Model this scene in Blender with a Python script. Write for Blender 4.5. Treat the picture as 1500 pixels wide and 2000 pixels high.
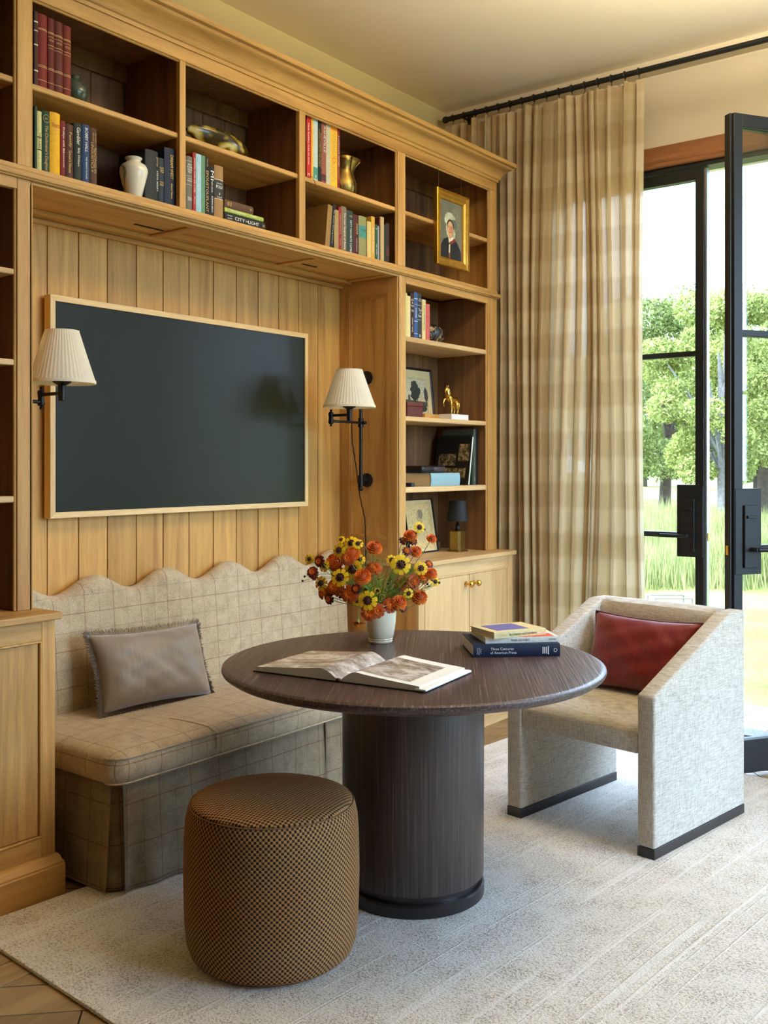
import bpy, bmesh, math, random
import numpy as np
from mathutils import Vector, Matrix

# ------------------------------------------------------------------ scene, camera, light
for o in list(bpy.data.objects):
    bpy.data.objects.remove(o, do_unlink=True)
S = bpy.context.scene
COL = S.collection
PI = math.pi
random.seed(7)

YAW = math.atan((2244.2 - 750.0) / 1958.0)
cam = bpy.data.cameras.new('camera')
cam.sensor_fit = 'HORIZONTAL'
cam.sensor_width = 36.0
cam.lens = 36.0 * 1958.0 / 1500.0
cam.shift_y = -(1000.0 - 907.3) / 1500.0
cam.clip_end = 500
camo = bpy.data.objects.new('camera', cam)
camo.location = (0, 0, 1.35)
camo.rotation_euler = (PI / 2, 0, YAW)
COL.objects.link(camo)
S.camera = camo
FWD = Vector((-math.sin(YAW), math.cos(YAW), 0))
RGT = Vector((math.cos(YAW), math.sin(YAW), 0))

S.view_settings.view_transform = 'Standard'
S.view_settings.look = 'None'
S.view_settings.gamma = 1.0
S.view_settings.use_curve_mapping = False
S.view_settings.exposure = 2.22
S.cycles.use_denoising = True
S.cycles.diffuse_bounces = 7
S.cycles.max_bounces = 14
S.cycles.transparent_max_bounces = 24
S.cycles.sample_clamp_indirect = 8.0
S.cycles.caustics_reflective = False
S.cycles.caustics_refractive = False

W = bpy.data.worlds.new('sky')
S.world = W
W.use_nodes = True
wn = W.node_tree
wn.nodes.clear()
wo = wn.nodes.new('ShaderNodeOutputWorld')
wb = wn.nodes.new('ShaderNodeBackground')
tc = wn.nodes.new('ShaderNodeTexCoord')
nz = wn.nodes.new('ShaderNodeTexNoise')
nz.inputs['Scale'].default_value = 2.2
nz.inputs['Detail'].default_value = 4
rp = wn.nodes.new('ShaderNodeValToRGB')
rp.color_ramp.elements[0].color = (0.40, 0.62, 1.0, 1)
rp.color_ramp.elements[1].color = (0.62, 0.78, 1.0, 1)
rp.color_ramp.elements[0].position = 0.25
rp.color_ramp.elements[1].position = 0.75
wn.links.new(tc.outputs['Generated'], nz.inputs['Vector'])
wn.links.new(nz.outputs['Fac'], rp.inputs['Fac'])
wn.links.new(rp.outputs['Color'], wb.inputs['Color'])
wb.inputs['Strength'].default_value = 3.6
wn.links.new(wb.outputs['Background'], wo.inputs['Surface'])


def add_light(name, kind, loc, rot, energy=0.0, color=(1, 1, 1), size=(1, 1), portal=False):
    l = bpy.data.lights.new(name, kind)
    l.energy = energy
    l.color = color
    if kind == 'AREA':
        l.shape = 'RECTANGLE'
        l.size, l.size_y = size
        if portal:
            l.cycles.is_portal = True
    o = bpy.data.objects.new(name, l)
    o.location = loc
    o.rotation_euler = rot
    COL.objects.link(o)
    return o


sun = add_light('sun', 'SUN', (0, 0, 12), (math.radians(42), 0, math.radians(-70)), 2.0, (1.0, 0.93, 0.8))
sun.data.angle = math.radians(1.5)
# portals guide the sky light through the openings of the room (they emit nothing themselves)
add_light('portal_door', 'AREA', (-1.795, 5.22, 1.45), (-PI / 2, 0, 0), size=(1.8, 2.9), portal=True)
add_light('portal_garden_window', 'AREA', (0.825, 5.22, 1.65), (-PI / 2, 0, 0), size=(2.65, 3.3), portal=True)
add_light('portal_side_window', 'AREA', (2.5, 3.55, 1.65), (PI / 2, 0, PI / 2), size=(2.75, 3.3), portal=True)


# ------------------------------------------------------------------ materials
class NT:
    def __init__(self, name):
        self.m = bpy.data.materials.new(name)
        self.m.use_nodes = True
        self.t = self.m.node_tree
        self.t.nodes.clear()
        self.out = self.n('ShaderNodeOutputMaterial')

    def n(self, t, **kw):
        x = self.t.nodes.new(t)
        for k, v in kw.items():
            if k in x.inputs:
                x.inputs[k].default_value = v
            else:
                setattr(x, k, v)
        return x

    def l(self, a, b):
        self.t.links.new(a, b)

    def bsdf(self, **kw):
        b = self.n('ShaderNodeBsdfPrincipled')
        for k, v in kw.items():
            b.inputs[k].default_value = v
        self.l(b.outputs[0], self.out.inputs[0])
        return b

    def math(self, op, a, b=None, clamp=False):
        x = self.n('ShaderNodeMath')
        x.operation = op
        x.use_clamp = clamp
        for i, v in enumerate((a, b)):
            if v is None:
                continue
            if isinstance(v, (int, float)):
                x.inputs[i].default_value = v
            else:
                self.l(v, x.inputs[i])
        return x.outputs[0]

    def ramp(self, fac, stops):
        r = self.n('ShaderNodeValToRGB')
        e = r.color_ramp.elements
        while len(e) < len(stops):
            e.new(0.5)
        for i, (p, c) in enumerate(stops):
            e[i].position = p
            e[i].color = (*c, 1)
        self.l(fac, r.inputs[0])
        return r.outputs[0]

    def mix(self, fac, a, b, kind='MIX'):
        x = self.n('ShaderNodeMix')
        x.data_type = 'RGBA'
        x.blend_type = kind
        for i, v in ((0, fac), (6, a), (7, b)):
            if isinstance(v, (int, float)):
                x.inputs[i].default_value = v
            elif isinstance(v, tuple):
                x.inputs[i].default_value = (*v, 1)
            else:
                self.l(v, x.inputs[i])
        return x.outputs[2]

    def coord(self, kind, scale=(1, 1, 1), rot=(0, 0, 0), rnd=0.0):
        c = self.n('ShaderNodeTexCoord')
        mp = self.n('ShaderNodeMapping')
        mp.inputs['Scale'].default_value = scale
        mp.inputs['Rotation'].default_value = rot
        src = c.outputs[kind]
        if rnd:
            oi = self.n('ShaderNodeObjectInfo')
            m = self.math('MULTIPLY', oi.outputs['Random'], rnd)
            va = self.n('ShaderNodeVectorMath')
            self.l(src, va.inputs[0])
            self.l(m, va.inputs[1])
            src = va.outputs[0]
        self.l(src, mp.inputs[0])
        return mp.outputs[0]

    def noise(self, vec, scale, detail=3, rough=0.55, dist=0.0):
        x = self.n('ShaderNodeTexNoise')
        x.inputs['Scale'].default_value = scale
        x.inputs['Detail'].default_value = detail
        x.inputs['Roughness'].default_value = rough
        x.inputs['Distortion'].default_value = dist
        self.l(vec, x.inputs['Vector'])
        return x.outputs[0]

    def bump(self, b, h, strength=0.2, dist=0.002):
        x = self.n('ShaderNodeBump')
        x.inputs['Strength'].default_value = strength
        x.inputs['Distance'].default_value = dist
        self.l(h, x.inputs['Height'])
        self.l(x.outputs[0], b.inputs['Normal'])


def srgb(r, g, b):
    f = lambda c: ((c / 255) / 12.92) if c <= 10.3 else (((c / 255) + 0.055) / 1.055) ** 2.4
    return (f(r), f(g), f(b))


def plain(name, c, rough=0.5, metal=0.0, spec=0.5, noise=0.0, nscale=40, bump=0.0, sheen=0.0, coat=0.0, **kw):
    t = NT(name)
    b = t.bsdf(**{'Base Color': (*c, 1), 'Roughness': rough, 'Metallic': metal, 'Specular IOR Level': spec})
    if sheen:
        b.inputs['Sheen Weight'].default_value = sheen
    if coat:
        b.inputs['Coat Weight'].default_value = coat
        b.inputs['Coat Roughness'].default_value = 0.15
    if noise or bump:
        v = t.coord('Object')
        n = t.noise(v, nscale, 4)
        if noise:
            d = tuple(max(0, x * (1 - noise)) for x in c)
            l = tuple(min(1, x * (1 + noise)) for x in c)
            t.l(t.ramp(n, [(0.3, d), (0.7, l)]), b.inputs['Base Color'])
        if bump:
            t.bump(b, n, bump)
    return t.m


def wood(name, axis, light, dark, rnd=3.0, vary=0.16, scale=1.0, rough=0.48):
    """straight grained timber; axis = grain direction"""
    t = NT(name)
    s = [9.0 * scale, 9.0 * scale, 9.0 * scale]
    s['xyz'.index(axis)] = 0.55 * scale
    v = t.coord('Object', tuple(s), rnd=rnd)
    n1 = t.noise(v, 1.6, 4, 0.6, 1.2)
    fine = [x * 9 for x in s]
    fine['xyz'.index(axis)] = 5.0 * scale
    v2 = t.coord('Object', tuple(fine), rnd=rnd)
    n2 = t.noise(v2, 3.0, 3, 0.6)
    mid = tuple((a * 0.6 + b * 0.4) for a, b in zip(light, dark))
    c1 = t.ramp(n1, [(0.25, dark), (0.45, mid), (0.66, light)])
    fac = t.math('MULTIPLY', t.math('SUBTRACT', n2, 0.5), 0.9)
    hs = t.n('ShaderNodeHueSaturation')
    t.l(c1, hs.inputs['Color'])
    oi = t.n('ShaderNodeObjectInfo')
    val = t.math('ADD', t.math('MULTIPLY', t.math('SUBTRACT', oi.outputs['Random'], 0.5), vary), 1.0)
    t.l(t.math('ADD', val, t.math('MULTIPLY', fac, 0.45)), hs.inputs['Value'])
    b = t.bsdf(**{'Roughness': rough, 'Specular IOR Level': 0.35})
    t.l(hs.outputs[0], b.inputs['Base Color'])
    t.bump(b, n2, 0.18, 0.001)
    return t.m


OL, OD = srgb(213, 165, 96), srgb(155, 108, 55)
M = {}
M['oak_x'] = wood('oak_x', 'x', OL, OD)
M['oak_y'] = wood('oak_y', 'y', OL, OD)
M['oak_z'] = wood('oak_z', 'z', OL, OD)
M['oak_plank'] = wood('oak_plank', 'z', srgb(214, 165, 90), srgb(166, 115, 56), rnd=9, vary=0.22)
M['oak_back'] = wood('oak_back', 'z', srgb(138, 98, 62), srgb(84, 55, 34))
M['oak_pale'] = wood('oak_pale', 'y', srgb(226, 190, 136), srgb(190, 146, 92))
M['oak_pale_z'] = wood('oak_pale_z', 'z', srgb(226, 190, 136), srgb(198, 154, 98))
M['trim_wood'] = wood('trim_wood', 'x', srgb(160, 106, 66), srgb(112, 70, 40))
M['tv_oak_y'] = wood('tv_oak_y', 'y', srgb(232, 200, 146), srgb(206, 166, 108))
M['tv_oak_z'] = wood('tv_oak_z', 'z', srgb(232, 200, 146), srgb(206, 166, 108))
M['joint'] = plain('joint', srgb(28, 18, 10), 0.9)
M['paint_wall'] = plain('paint_wall', srgb(220, 208, 188), 0.85, noise=0.02, nscale=3)
M['paint_ceiling'] = plain('paint_ceiling', srgb(240, 232, 216), 0.9, noise=0.015, nscale=3)
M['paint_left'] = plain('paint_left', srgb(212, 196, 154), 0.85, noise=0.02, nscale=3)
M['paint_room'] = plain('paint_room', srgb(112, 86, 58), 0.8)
M['black_metal'] = plain('black_metal', srgb(26, 26, 27), 0.42, 0.0, 0.4)
M['bronze'] = plain('bronze', srgb(40, 36, 33), 0.36, 0.6)
M['edge_metal'] = plain('edge_metal', srgb(150, 152, 150), 0.3, 0.8)
M['brass'] = plain('brass', srgb(226, 178, 86), 0.22, 1.0)
M['brass_old'] = plain('brass_old', srgb(150, 122, 66), 0.34, 1.0, noise=0.25, nscale=18)
M['gold'] = plain('gold', srgb(206, 158, 66), 0.35, 0.9, noise=0.15, nscale=25)
M['gold_print'] = plain('gold_print', srgb(214, 176, 92), 0.5)
M['white_print'] = plain('white_print', srgb(236, 232, 222), 0.6)
M['dark_print'] = plain('dark_print', srgb(40, 36, 32), 0.6)
M['paper'] = plain('paper', srgb(222, 206, 168), 0.85, noise=0.06, nscale=200)
M['paper_white'] = plain('paper_white', srgb(236, 234, 226), 0.8)


def glass_mat():
    t = NT('pane_glass')
    tr = t.n('ShaderNodeBsdfTransparent')
    tr.inputs[0].default_value = (0.96, 0.98, 0.97, 1)
    gl = t.n('ShaderNodeBsdfGlossy')
    gl.inputs['Roughness'].default_value = 0.02
    fr = t.n('ShaderNodeFresnel')
    fr.inputs[0].default_value = 1.45
    mx = t.n('ShaderNodeMixShader')
    t.l(fr.outputs[0], mx.inputs[0])
    t.l(tr.outputs[0], mx.inputs[1])
    t.l(gl.outputs[0], mx.inputs[2])
    t.l(mx.outputs[0], t.out.inputs[0])
    return t.m


M['glass'] = glass_mat()


# ------------------------------------------------------------------ helpers
def tag(o, label=None, cat=None, group=None, kind=None):
    if label:
        o['label'] = label
    if cat:
        o['category'] = cat
    if group:
        o['group'] = group
    if kind:
        o['kind'] = kind
    return o


WORLD = {}


def thing(name, loc, label, cat, group=None, rotz=0.0, local=False):
    """an Empty at the base of a thing. local=False: its parts are modelled in room coordinates"""
    o = bpy.data.objects.new(name, None)
    o.empty_display_size = 0.05
    o.location = loc
    o.rotation_euler = (0, 0, rotz)
    COL.objects.link(o)
    if not local:
        WORLD[o.name] = Matrix.Translation(Vector(loc)) @ Matrix.Rotation(rotz, 4, 'Z')
    return tag(o, label, cat, group)


def link(name, me, mat=None, parent=None):
    o = bpy.data.objects.new(name, me)
    if mat is not None and not me.materials:
        me.materials.append(M[mat] if isinstance(mat, str) else mat)
    COL.objects.link(o)
    if parent is not None:
        o.parent = parent
        if parent.name in WORLD:
            o.matrix_parent_inverse = WORLD[parent.name].inverted()
    return o


class MB:
    """collects geometry for ONE mesh object"""

    def __init__(self):
        self.b = bmesh.new()

    def quad(self, vs):
        return self.b.faces.new([self.b.verts.new(v) for v in vs])

    def box(self, x0, x1, y0, y1, z0, z1, bev=0.0, seg=1):
        x0, x1 = min(x0, x1), max(x0, x1)
        y0, y1 = min(y0, y1), max(y0, y1)
        z0, z1 = min(z0, z1), max(z0, z1)
        r = bmesh.ops.create_cube(self.b, size=1.0)
        for v in r['verts']:
            v.co = Vector(((x0 + x1) / 2 + v.co.x * (x1 - x0), (y0 + y1) / 2 + v.co.y * (y1 - y0), (z0 + z1) / 2 + v.co.z * (z1 - z0)))
        if bev:
            es = list({e for v in r['verts'] for e in v.link_edges})
            bmesh.ops.bevel(self.b, geom=es, offset=bev, segments=seg, affect='EDGES', profile=0.5)
        return self

    def prism(self, poly, fn, a, b, bev=0.0, seg=1):
        """polygon [(p,q)] extruded from a to b; fn(p,q,t) -> xyz"""
        v0 = [self.b.verts.new(fn(p, q, a)) for p, q in poly]
        v1 = [self.b.verts.new(fn(p, q, b)) for p, q in poly]
        n = len(poly)
        fs = [self.b.faces.new(v0), self.b.faces.new(list(reversed(v1)))]
        for i in range(n):
            fs.append(self.b.faces.new([v0[i], v1[i], v1[(i + 1) % n], v0[(i + 1) % n]]))
        if bev:
            es = list({e for f in fs for e in f.edges})
            bmesh.ops.bevel(self.b, geom=es, offset=bev, segments=seg, affect='EDGES', profile=0.5)
        return self

    def loft(self, rings, close_ring=True, caps=True):
        vs = [[self.b.verts.new(p) for p in r] for r in rings]
        n = len(rings[0])
        for i in range(len(vs) - 1):
            for j in range(n if close_ring else n - 1):
                k = (j + 1) % n
                self.b.faces.new([vs[i][j], vs[i][k], vs[i + 1][k], vs[i + 1][j]])
        if caps and close_ring:
            self.b.faces.new(list(reversed(vs[0])))
            self.b.faces.new(vs[-1])
        return self

    def lathe(self, prof, c=(0, 0, 0), seg=24, axis='z', caps=True, flute=0.0, nflute=0):
        rings = []
        for r, h in prof:
            ring = []
            for i in range(seg):
                a = 2 * PI * i / seg
                rr = r * (1 + flute * math.cos(nflute * a)) if flute else r
                p, q = rr * math.cos(a), rr * math.sin(a)
                d = {'z': (p, q, h), 'x': (h, p, q), 'y': (q, h, p)}[axis]
                ring.append((c[0] + d[0], c[1] + d[1], c[2] + d[2]))
            rings.append(ring)
        return self.loft(rings, True, caps)

    def tube(self, pts, r, seg=8, caps=True):
        pts = [Vector(p) for p in pts]
        n = len(pts)
        rad = r if isinstance(r, (list, tuple)) else [r] * n
        up = Vector((0, 0, 1))
        rings = []
        prev = None
        for i, p in enumerate(pts):
            t = (pts[min(i + 1, n - 1)] - pts[max(i - 1, 0)]).normalized()
            if prev is None:
                a = up if abs(t.dot(up)) < 0.9 else Vector((1, 0, 0))
                u = t.cross(a).normalized()
            else:
                u = (prev - t * prev.dot(t)).normalized()
            prev = u
            w = t.cross(u)
            rings.append([p + (u * math.cos(2 * PI * k / seg) + w * math.sin(2 * PI * k / seg)) * rad[i] for k in range(seg)])
        return self.loft(rings, True, caps)

    def sphere(self, c, r, seg=12, rings=8, sc=(1, 1, 1)):
        R_ = bmesh.ops.create_uvsphere(self.b, u_segments=seg, v_segments=rings, radius=1.0)
        for v in R_['verts']:
            v.co = Vector((c[0] + v.co.x * r * sc[0], c[1] + v.co.y * r * sc[1], c[2] + v.co.z * r * sc[2]))
        return self

    def poly(self, pts):
        self.b.faces.new([self.b.verts.new(p) for p in pts])
        return self

    def mesh(self, name, smooth=False):
        bmesh.ops.recalc_face_normals(self.b, faces=self.b.faces)
        me = bpy.data.meshes.new(name)
        self.b.to_mesh(me)
        self.b.free()
        if smooth:
            me.polygons.foreach_set('use_smooth', [True] * len(me.polygons))
            if smooth != 'all':
                me.set_sharp_from_angle(angle=math.radians(40))
        return me

    def build(self, name, mat, parent=None, smooth=False):
        return link(name, self.mesh(name, smooth), mat, parent)


def box_uv(me, scale=1.0):
    """UVs in metres by the dominant face direction"""
    uv = me.uv_layers.new(name='UVMap')
    for p in me.polygons:
        n = p.normal
        k = max(range(3), key=lambda i: abs(n[i]))
        for li in p.loop_indices:
            c = me.vertices[me.loops[li].vertex_index].co
            uv.data[li].uv = ((c.y, c.z), (c.x, c.z), (c.y, c.x))[k]


def bx(name, mat, parent, x0, x1, y0, y1, z0, z1, bev=0.002):
    return MB().box(x0, x1, y0, y1, z0, z1, bev).build(name, mat, parent)


def structure(o):
    o['kind'] = 'structure'
    return o


TEXTS = []


def text(s, parent, origin, ux, uy, length, height, mat, name='title'):
    """flat lettering: centred at origin, running along ux, fitted to length x height (metres); built in one pass at the end"""
    TEXTS.append((s, parent, Vector(origin), Vector(ux), Vector(uy), length, height, mat, name))

# ------------------------------------------------------------------ the room
XF, XB, XN, XW = -2.845, -3.17, -3.204, -3.38       # bookcase face, shelf back, niche boards, wall
YW, ZC = 5.04, 3.472                                   # garden wall, ceiling
XR, YB = 2.3, -1.9                                    # side wall, wall behind the camera
ZD = 2.302                                             # floor of the upper shelves
ZT = 0.885                                             # worktop

floor = structure(bx('floor', 'joint', None, XW - 0.2, XR + 0.25, YB - 0.2, YW + 0.2, -0.12, -0.006, 0))
structure(bx('ceiling', 'paint_ceiling', None, XW - 0.2, XR + 0.25, YB - 0.2, YW + 0.2, ZC, ZC + 0.15, 0))
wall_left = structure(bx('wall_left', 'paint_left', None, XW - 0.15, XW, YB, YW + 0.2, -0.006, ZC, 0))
structure(bx('wall_back', 'paint_room', None, XW - 0.15, XR + 0.2, YB - 0.15, YB, -0.006, ZC, 0))
# garden wall with the door opening and one more tall window further right
DX0, DX1, DZ1 = -2.695, -0.905, 2.889
GX0, GX1 = -0.5, 2.15
w = MB()
w.box(XW, DX0, YW, YW + 0.2, -0.006, ZC)
w.box(DX0, DX1, YW, YW + 0.2, DZ1, ZC)
w.box(DX1, GX0, YW, YW + 0.2, -0.006, ZC)
w.box(GX0, GX1, YW, YW + 0.2, 3.3, ZC)
w.box(GX1, XR + 0.2, YW, YW + 0.2, -0.006, ZC)
structure(w.build('wall_garden', 'paint_wall'))
SY0, SY1 = 2.2, 4.9
w = MB()
w.box(XR, XR + 0.2, YB, SY0, -0.006, ZC)
w.box(XR, XR + 0.2, SY0, SY1, 3.3, ZC)
w.box(XR, XR + 0.2, SY1, YW, -0.006, ZC)
w.box(XR, XR + 0.2, SY0, SY1, -0.006, 0.02)
structure(w.build('wall_right', 'paint_room'))


# parquet: square frames laid on, diagonal boards inside them
def clip(poly, ax, lim, sign):
    out = []
    for i in range(len(poly)):
        p, q = poly[i], poly[(i + 1) % len(poly)]
        a, b = sign * (p[ax] - lim), sign * (q[ax] - lim)
        if a <= 0:
            out.append(p)
        if (a < 0 < b) or (b < 0 < a):
            t = a / (a - b)
            out.append((p[0] + (q[0] - p[0]) * t, p[1] + (q[1] - p[1]) * t))
    return out


def parquet():
    boards = []
    SZ, FR, G = 0.92, 0.10, 0.0025
    r = random.Random(3)
    y = YB
    iy = 0
    while y < YW:
        x = XW
        while x < XR:
            x1, y1 = x + SZ, y + SZ
            boards.append([(x + G, y + G), (x1 - G, y + G), (x1 - G, y + FR - G), (x + G, y + FR - G)])
            boards.append([(x + G, y + FR + G), (x + FR - G, y + FR + G), (x + FR - G, y1 - G), (x + G, y1 - G)])
            ax0, ay0 = x + FR, y + FR
            wd = 0.1405
            for k in range(-7, 8):
                c = k * wd
                cx, cy = (ax0 + x1) / 2, (ay0 + y1) / 2
                d, e = (0.7071, 0.7071), (-0.7071, 0.7071)
                L = 0.8
                if k % 2:
                    segs = [(-L, 0.0), (0.0, L)]
                else:
                    segs = [(-L, L)]
                for s0, s1 in segs:
                    p = []
                    for s, t in ((s0 + G, c - wd / 2 + G), (s1 - G, c - wd / 2 + G), (s1 - G, c + wd / 2 - G), (s0 + G, c + wd / 2 - G)):
                        p.append((cx + d[0] * s + e[0] * t, cy + d[1] * s + e[1] * t))
                    for axn, lim, sg in ((0, x1 - G, 1), (0, ax0 + G, -1), (1, y1 - G, 1), (1, ay0 + G, -1)):
                        p = clip(p, axn, lim, sg)
                        if len(p) < 3:
                            break
                    if len(p) >= 3:
                        boards.append(p)
            x += SZ
        y += SZ
        iy += 1
    mat = wood('parquet', 'y', srgb(168, 138, 98), srgb(122, 94, 62), rnd=7, vary=0.35)
    near = []
    rest = MB()
    fn = lambda p, q, t: (p, q, t)
    for p in boards:
        cx = sum(a for a, b in p) / len(p)
        cy = sum(b for a, b in p) / len(p)
        if (cx < -1.0 and cy < 2.2 and cy > 0.3) or (cx < -0.9 and cy > 4.0):
            b = MB().prism(p, fn, -0.006, 0.0 - r.random() * 0.0012)
            o = b.build('parquet_board', mat, floor)
        else:
            rest.prism(p, fn, -0.006, -0.0006)
    o = rest.build('parquet_field', mat, floor)
    o['kind'] = 'stuff'


parquet()

# ------------------------------------------------------------------ boarded niche wall
jb = bx('niche_backing', 'joint', wall_left, XW, XN - 0.012, 1.7, 4.0, 0.0, 2.4, 0)
edges = [1.87, 2.035, 2.169, 2.304, 2.435, 2.575, 2.711, 2.850, 2.988, 3.125, 3.261, 3.395, 3.532, 3.672, 3.845]
for a, b in zip(edges[:-1], edges[1:]):
    bx('plank', 'oak_plank', wall_left, XN - 0.012, XN - random.random() * 0.0015, a + 0.0018, b - 0.0018, 0.3, 2.25, 0.0015)

# ------------------------------------------------------------------ upper bookcase
YL, YE = 0.95, 4.747                                   # ends of the bookcase
UB = thing('wall_bookcase', (XF, 2.85, 2.247), 'long oak bookcase over the television niche with crown moulding and open bays', 'bookcase')
D = 0.022


def stile(y0, y1, z0, z1, p, bead=(0, 0)):
    s = bx('stile', 'oak_z', p, XF - 0.022, XF, y0, y1, z0, z1)
    if bead[0]:
        MB().box(XF - 0.016, XF - 0.005, y0 - 0.008, y0, z0, z1, 0.003).build('bead', 'oak_z', s)
    if bead[1]:
        MB().box(XF - 0.016, XF - 0.005, y1, y1 + 0.008, z0, z1, 0.003).build('bead', 'oak_z', s)


cols = [(1.817, 1.868, 1, 1), (2.485, 2.515, 0, 0), (3.141, 3.180, 0, 0), (3.837, 3.899, 1, 1), (4.674, 4.747, 1, 0)]
for a, b, l, r in cols:
    stile(a, b, ZD - 0.002, 2.846, UB, (l, r))
    if b < 4.7:
        c = (a + b) / 2
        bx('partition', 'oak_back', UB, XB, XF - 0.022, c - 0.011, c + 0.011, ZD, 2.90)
bx('end_panel', 'oak_z', UB, XW, XF - 0.001, YE - 0.03, YE - 0.001, 2.247, 2.91)
bays = [(YL, 1.82), (1.865, 2.489), (2.511, 3.150), (3.171, 3.857), (3.879, 4.717)]
for i, (a, b) in enumerate(bays):
    n = max(3, round((b - a) / 0.14))
    for k in range(n):
        ya, yb = a + (b - a) * k / n, a + (b - a) * (k + 1) / n
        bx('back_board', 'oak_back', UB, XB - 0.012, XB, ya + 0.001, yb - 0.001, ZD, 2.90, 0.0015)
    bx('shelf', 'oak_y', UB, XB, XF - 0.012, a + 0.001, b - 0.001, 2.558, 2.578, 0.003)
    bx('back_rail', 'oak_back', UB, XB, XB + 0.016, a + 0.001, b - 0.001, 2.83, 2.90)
bx('deck', 'oak_y', UB, XB, XF, YL, YE - 0.003, 2.268, ZD)
bx('top_board', 'oak_back', UB, XB - 0.1, XF - 0.022, YL, YE - 0.03, 2.90, 2.92)
bx('header', 'oak_y', UB, XF - 0.022, XF, YL, YE, 2.846, 2.925)
MB().box(XF - 0.014, XF - 0.003, YL, YE - 0.07, 2.838, 2.846, 0.003).build('bead', 'oak_y', UB)


def sweep(prof, y0, y1, ret_x):
    """moulding profile [(projection, z)] along the bookcase front and back along its right end"""
    r0 = [(XF + p, y0, z) for p, z in prof]
    r1 = [(XF + p, y1 + p, z) for p, z in prof]
    r2 = [(ret_x, y1 + p, z) for p, z in prof]
    return MB().loft([r0, r1, r2])


crown = [(-0.01, 2.895), (0.006, 2.895), (0.008, 2.908), (0.014, 2.912), (0.016, 2.920), (0.020, 2.930), (0.030, 2.944), (0.046, 2.956), (0.060, 2.963),
         (0.064, 2.970), (0.064, 2.976), (0.078, 2.980), (0.080, 2.985), (0.080, 3.000), (-0.01, 3.000)]
sweep(crown, YL, YE, XW + 0.1).build('crown_moulding', 'oak_y', UB, smooth=True)
bx('crown_top', 'oak_y', UB, XW, XF, YL, YE, 2.985, 3.0)
ledge = [(-0.01, 2.258), (0.008, 2.258), (0.010, 2.262), (0.016, 2.264), (0.018, 2.270), (0.018, 2.278), (0.014, 2.283), (0.004, 2.286), (0.002, 2.300), (-0.01, 2.300)]
sweep(ledge, YL, YE, XW + 0.2).build('ledge_moulding', 'oak_y', UB, smooth=True)
# soffit of the niche: a recessed panel in a frame
bx('soffit_panel', 'oak_y', UB, XN, XF - 0.002, 1.868, 3.845, 2.256, 2.268)
bx('soffit_rail', 'oak_y', UB, XF - 0.05, XF - 0.002, 1.868, 3.845, 2.247, 2.256)
bx('soffit_rail', 'oak_y', UB, XN, XN + 0.075, 1.868, 3.845, 2.240, 2.256)
for yy in (1.868, 2.58, 3.30, 3.80):
    bx('soffit_rail', 'oak_x', UB, XN + 0.075, XF - 0.05, yy, yy + 0.045, 2.248, 2.256)
bx('cove', 'oak_y', UB, XN, XN + 0.022, 1.868, 3.845, 2.222, 2.241, 0.006)
for yy in (2.43, 3.33):
    bx('vent_slot', 'joint', UB, XN + 0.16, XN + 0.175, yy, yy + 0.14, 2.2545, 2.257, 0)


# ------------------------------------------------------------------ shelf towers
def tower(name, label, y0, y1, l_in, r_in, shelves, niche_side):
    T = thing(name, (XF, (y0 + y1) / 2, ZT), label, 'bookcase', 'shelf towers on the base cabinets')
    stile(y0, l_in, ZT, 2.258, T, (0, 1))
    stile(r_in, y1, ZT, 2.258, T, (1, 0))
    bx('rail', 'oak_y', T, XF - 0.022, XF, l_in, r_in, 2.222, 2.258)
    ts = [(y0 + 0.004, l_in + 0.001), (r_in - 0.001, y1 - 0.004)]
    for a, b in ts:
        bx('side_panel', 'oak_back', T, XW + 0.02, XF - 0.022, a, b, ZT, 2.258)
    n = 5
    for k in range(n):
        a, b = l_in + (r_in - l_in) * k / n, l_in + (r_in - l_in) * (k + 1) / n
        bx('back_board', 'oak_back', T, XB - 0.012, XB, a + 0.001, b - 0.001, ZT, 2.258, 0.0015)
    for z0, z1 in shelves:
        bx('shelf', 'oak_pale', T, XB, XF - 0.008, l_in + 0.002, r_in - 0.002, z0, z1, 0.003)
    bx('back_rail', 'oak_back', T, XB, XB + 0.015, l_in + 0.001, r_in - 0.001, ZT, ZT + 0.03)
    # panelled cheek towards the niche
    s, y = (-1, y0) if niche_side < 0 else (1, y1)
    o = 0.006 * s
    bx('cheek_panel', 'oak_z', T, XN, XF, y, y - 0.008 * s, ZT, 2.247)
    bx('cheek_stile', 'oak_z', T, XN, XN + 0.065, y, y + o, ZT, 2.247)
    bx('cheek_stile', 'oak_z', T, XF - 0.062, XF - 0.001, y, y + o, ZT, 2.247)
    bx('cheek_rail', 'oak_x', T, XN + 0.065, XF - 0.062, y, y + o, 2.165, 2.247)
    bx('cheek_rail', 'oak_x', T, XN + 0.065, XF - 0.062, y, y + o, ZT, 1.0)
    m = MB()
    for a, b, c, d in ((XN + 0.065, XF - 0.062, 2.155, 2.165), (XN + 0.065, XF - 0.062, 1.0, 1.010), (XN + 0.065, XN + 0.075, 1.010, 2.155), (XF - 0.072, XF - 0.062, 1.010, 2.155)):
        m.box(a, b, y, y + 0.004 * s, c, d, 0.0015)
    m.build('cheek_bead', 'oak_z', T)
    return T


tower('shelf_tower', 'oak shelf tower beside the curtain with a small black lamp on its worktop', 3.841, 4.747, 3.903, 4.655,
      [(1.946, 1.971), (1.561, 1.584), (1.213, 1.240)], -1)
tower('shelf_tower', 'dark empty oak shelf tower cut off by the left edge of the photo', YL, 1.868, 1.0, 1.817,
      [(1.951, 1.969), (1.664, 1.683), (1.230, 1.250)], 1)


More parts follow.
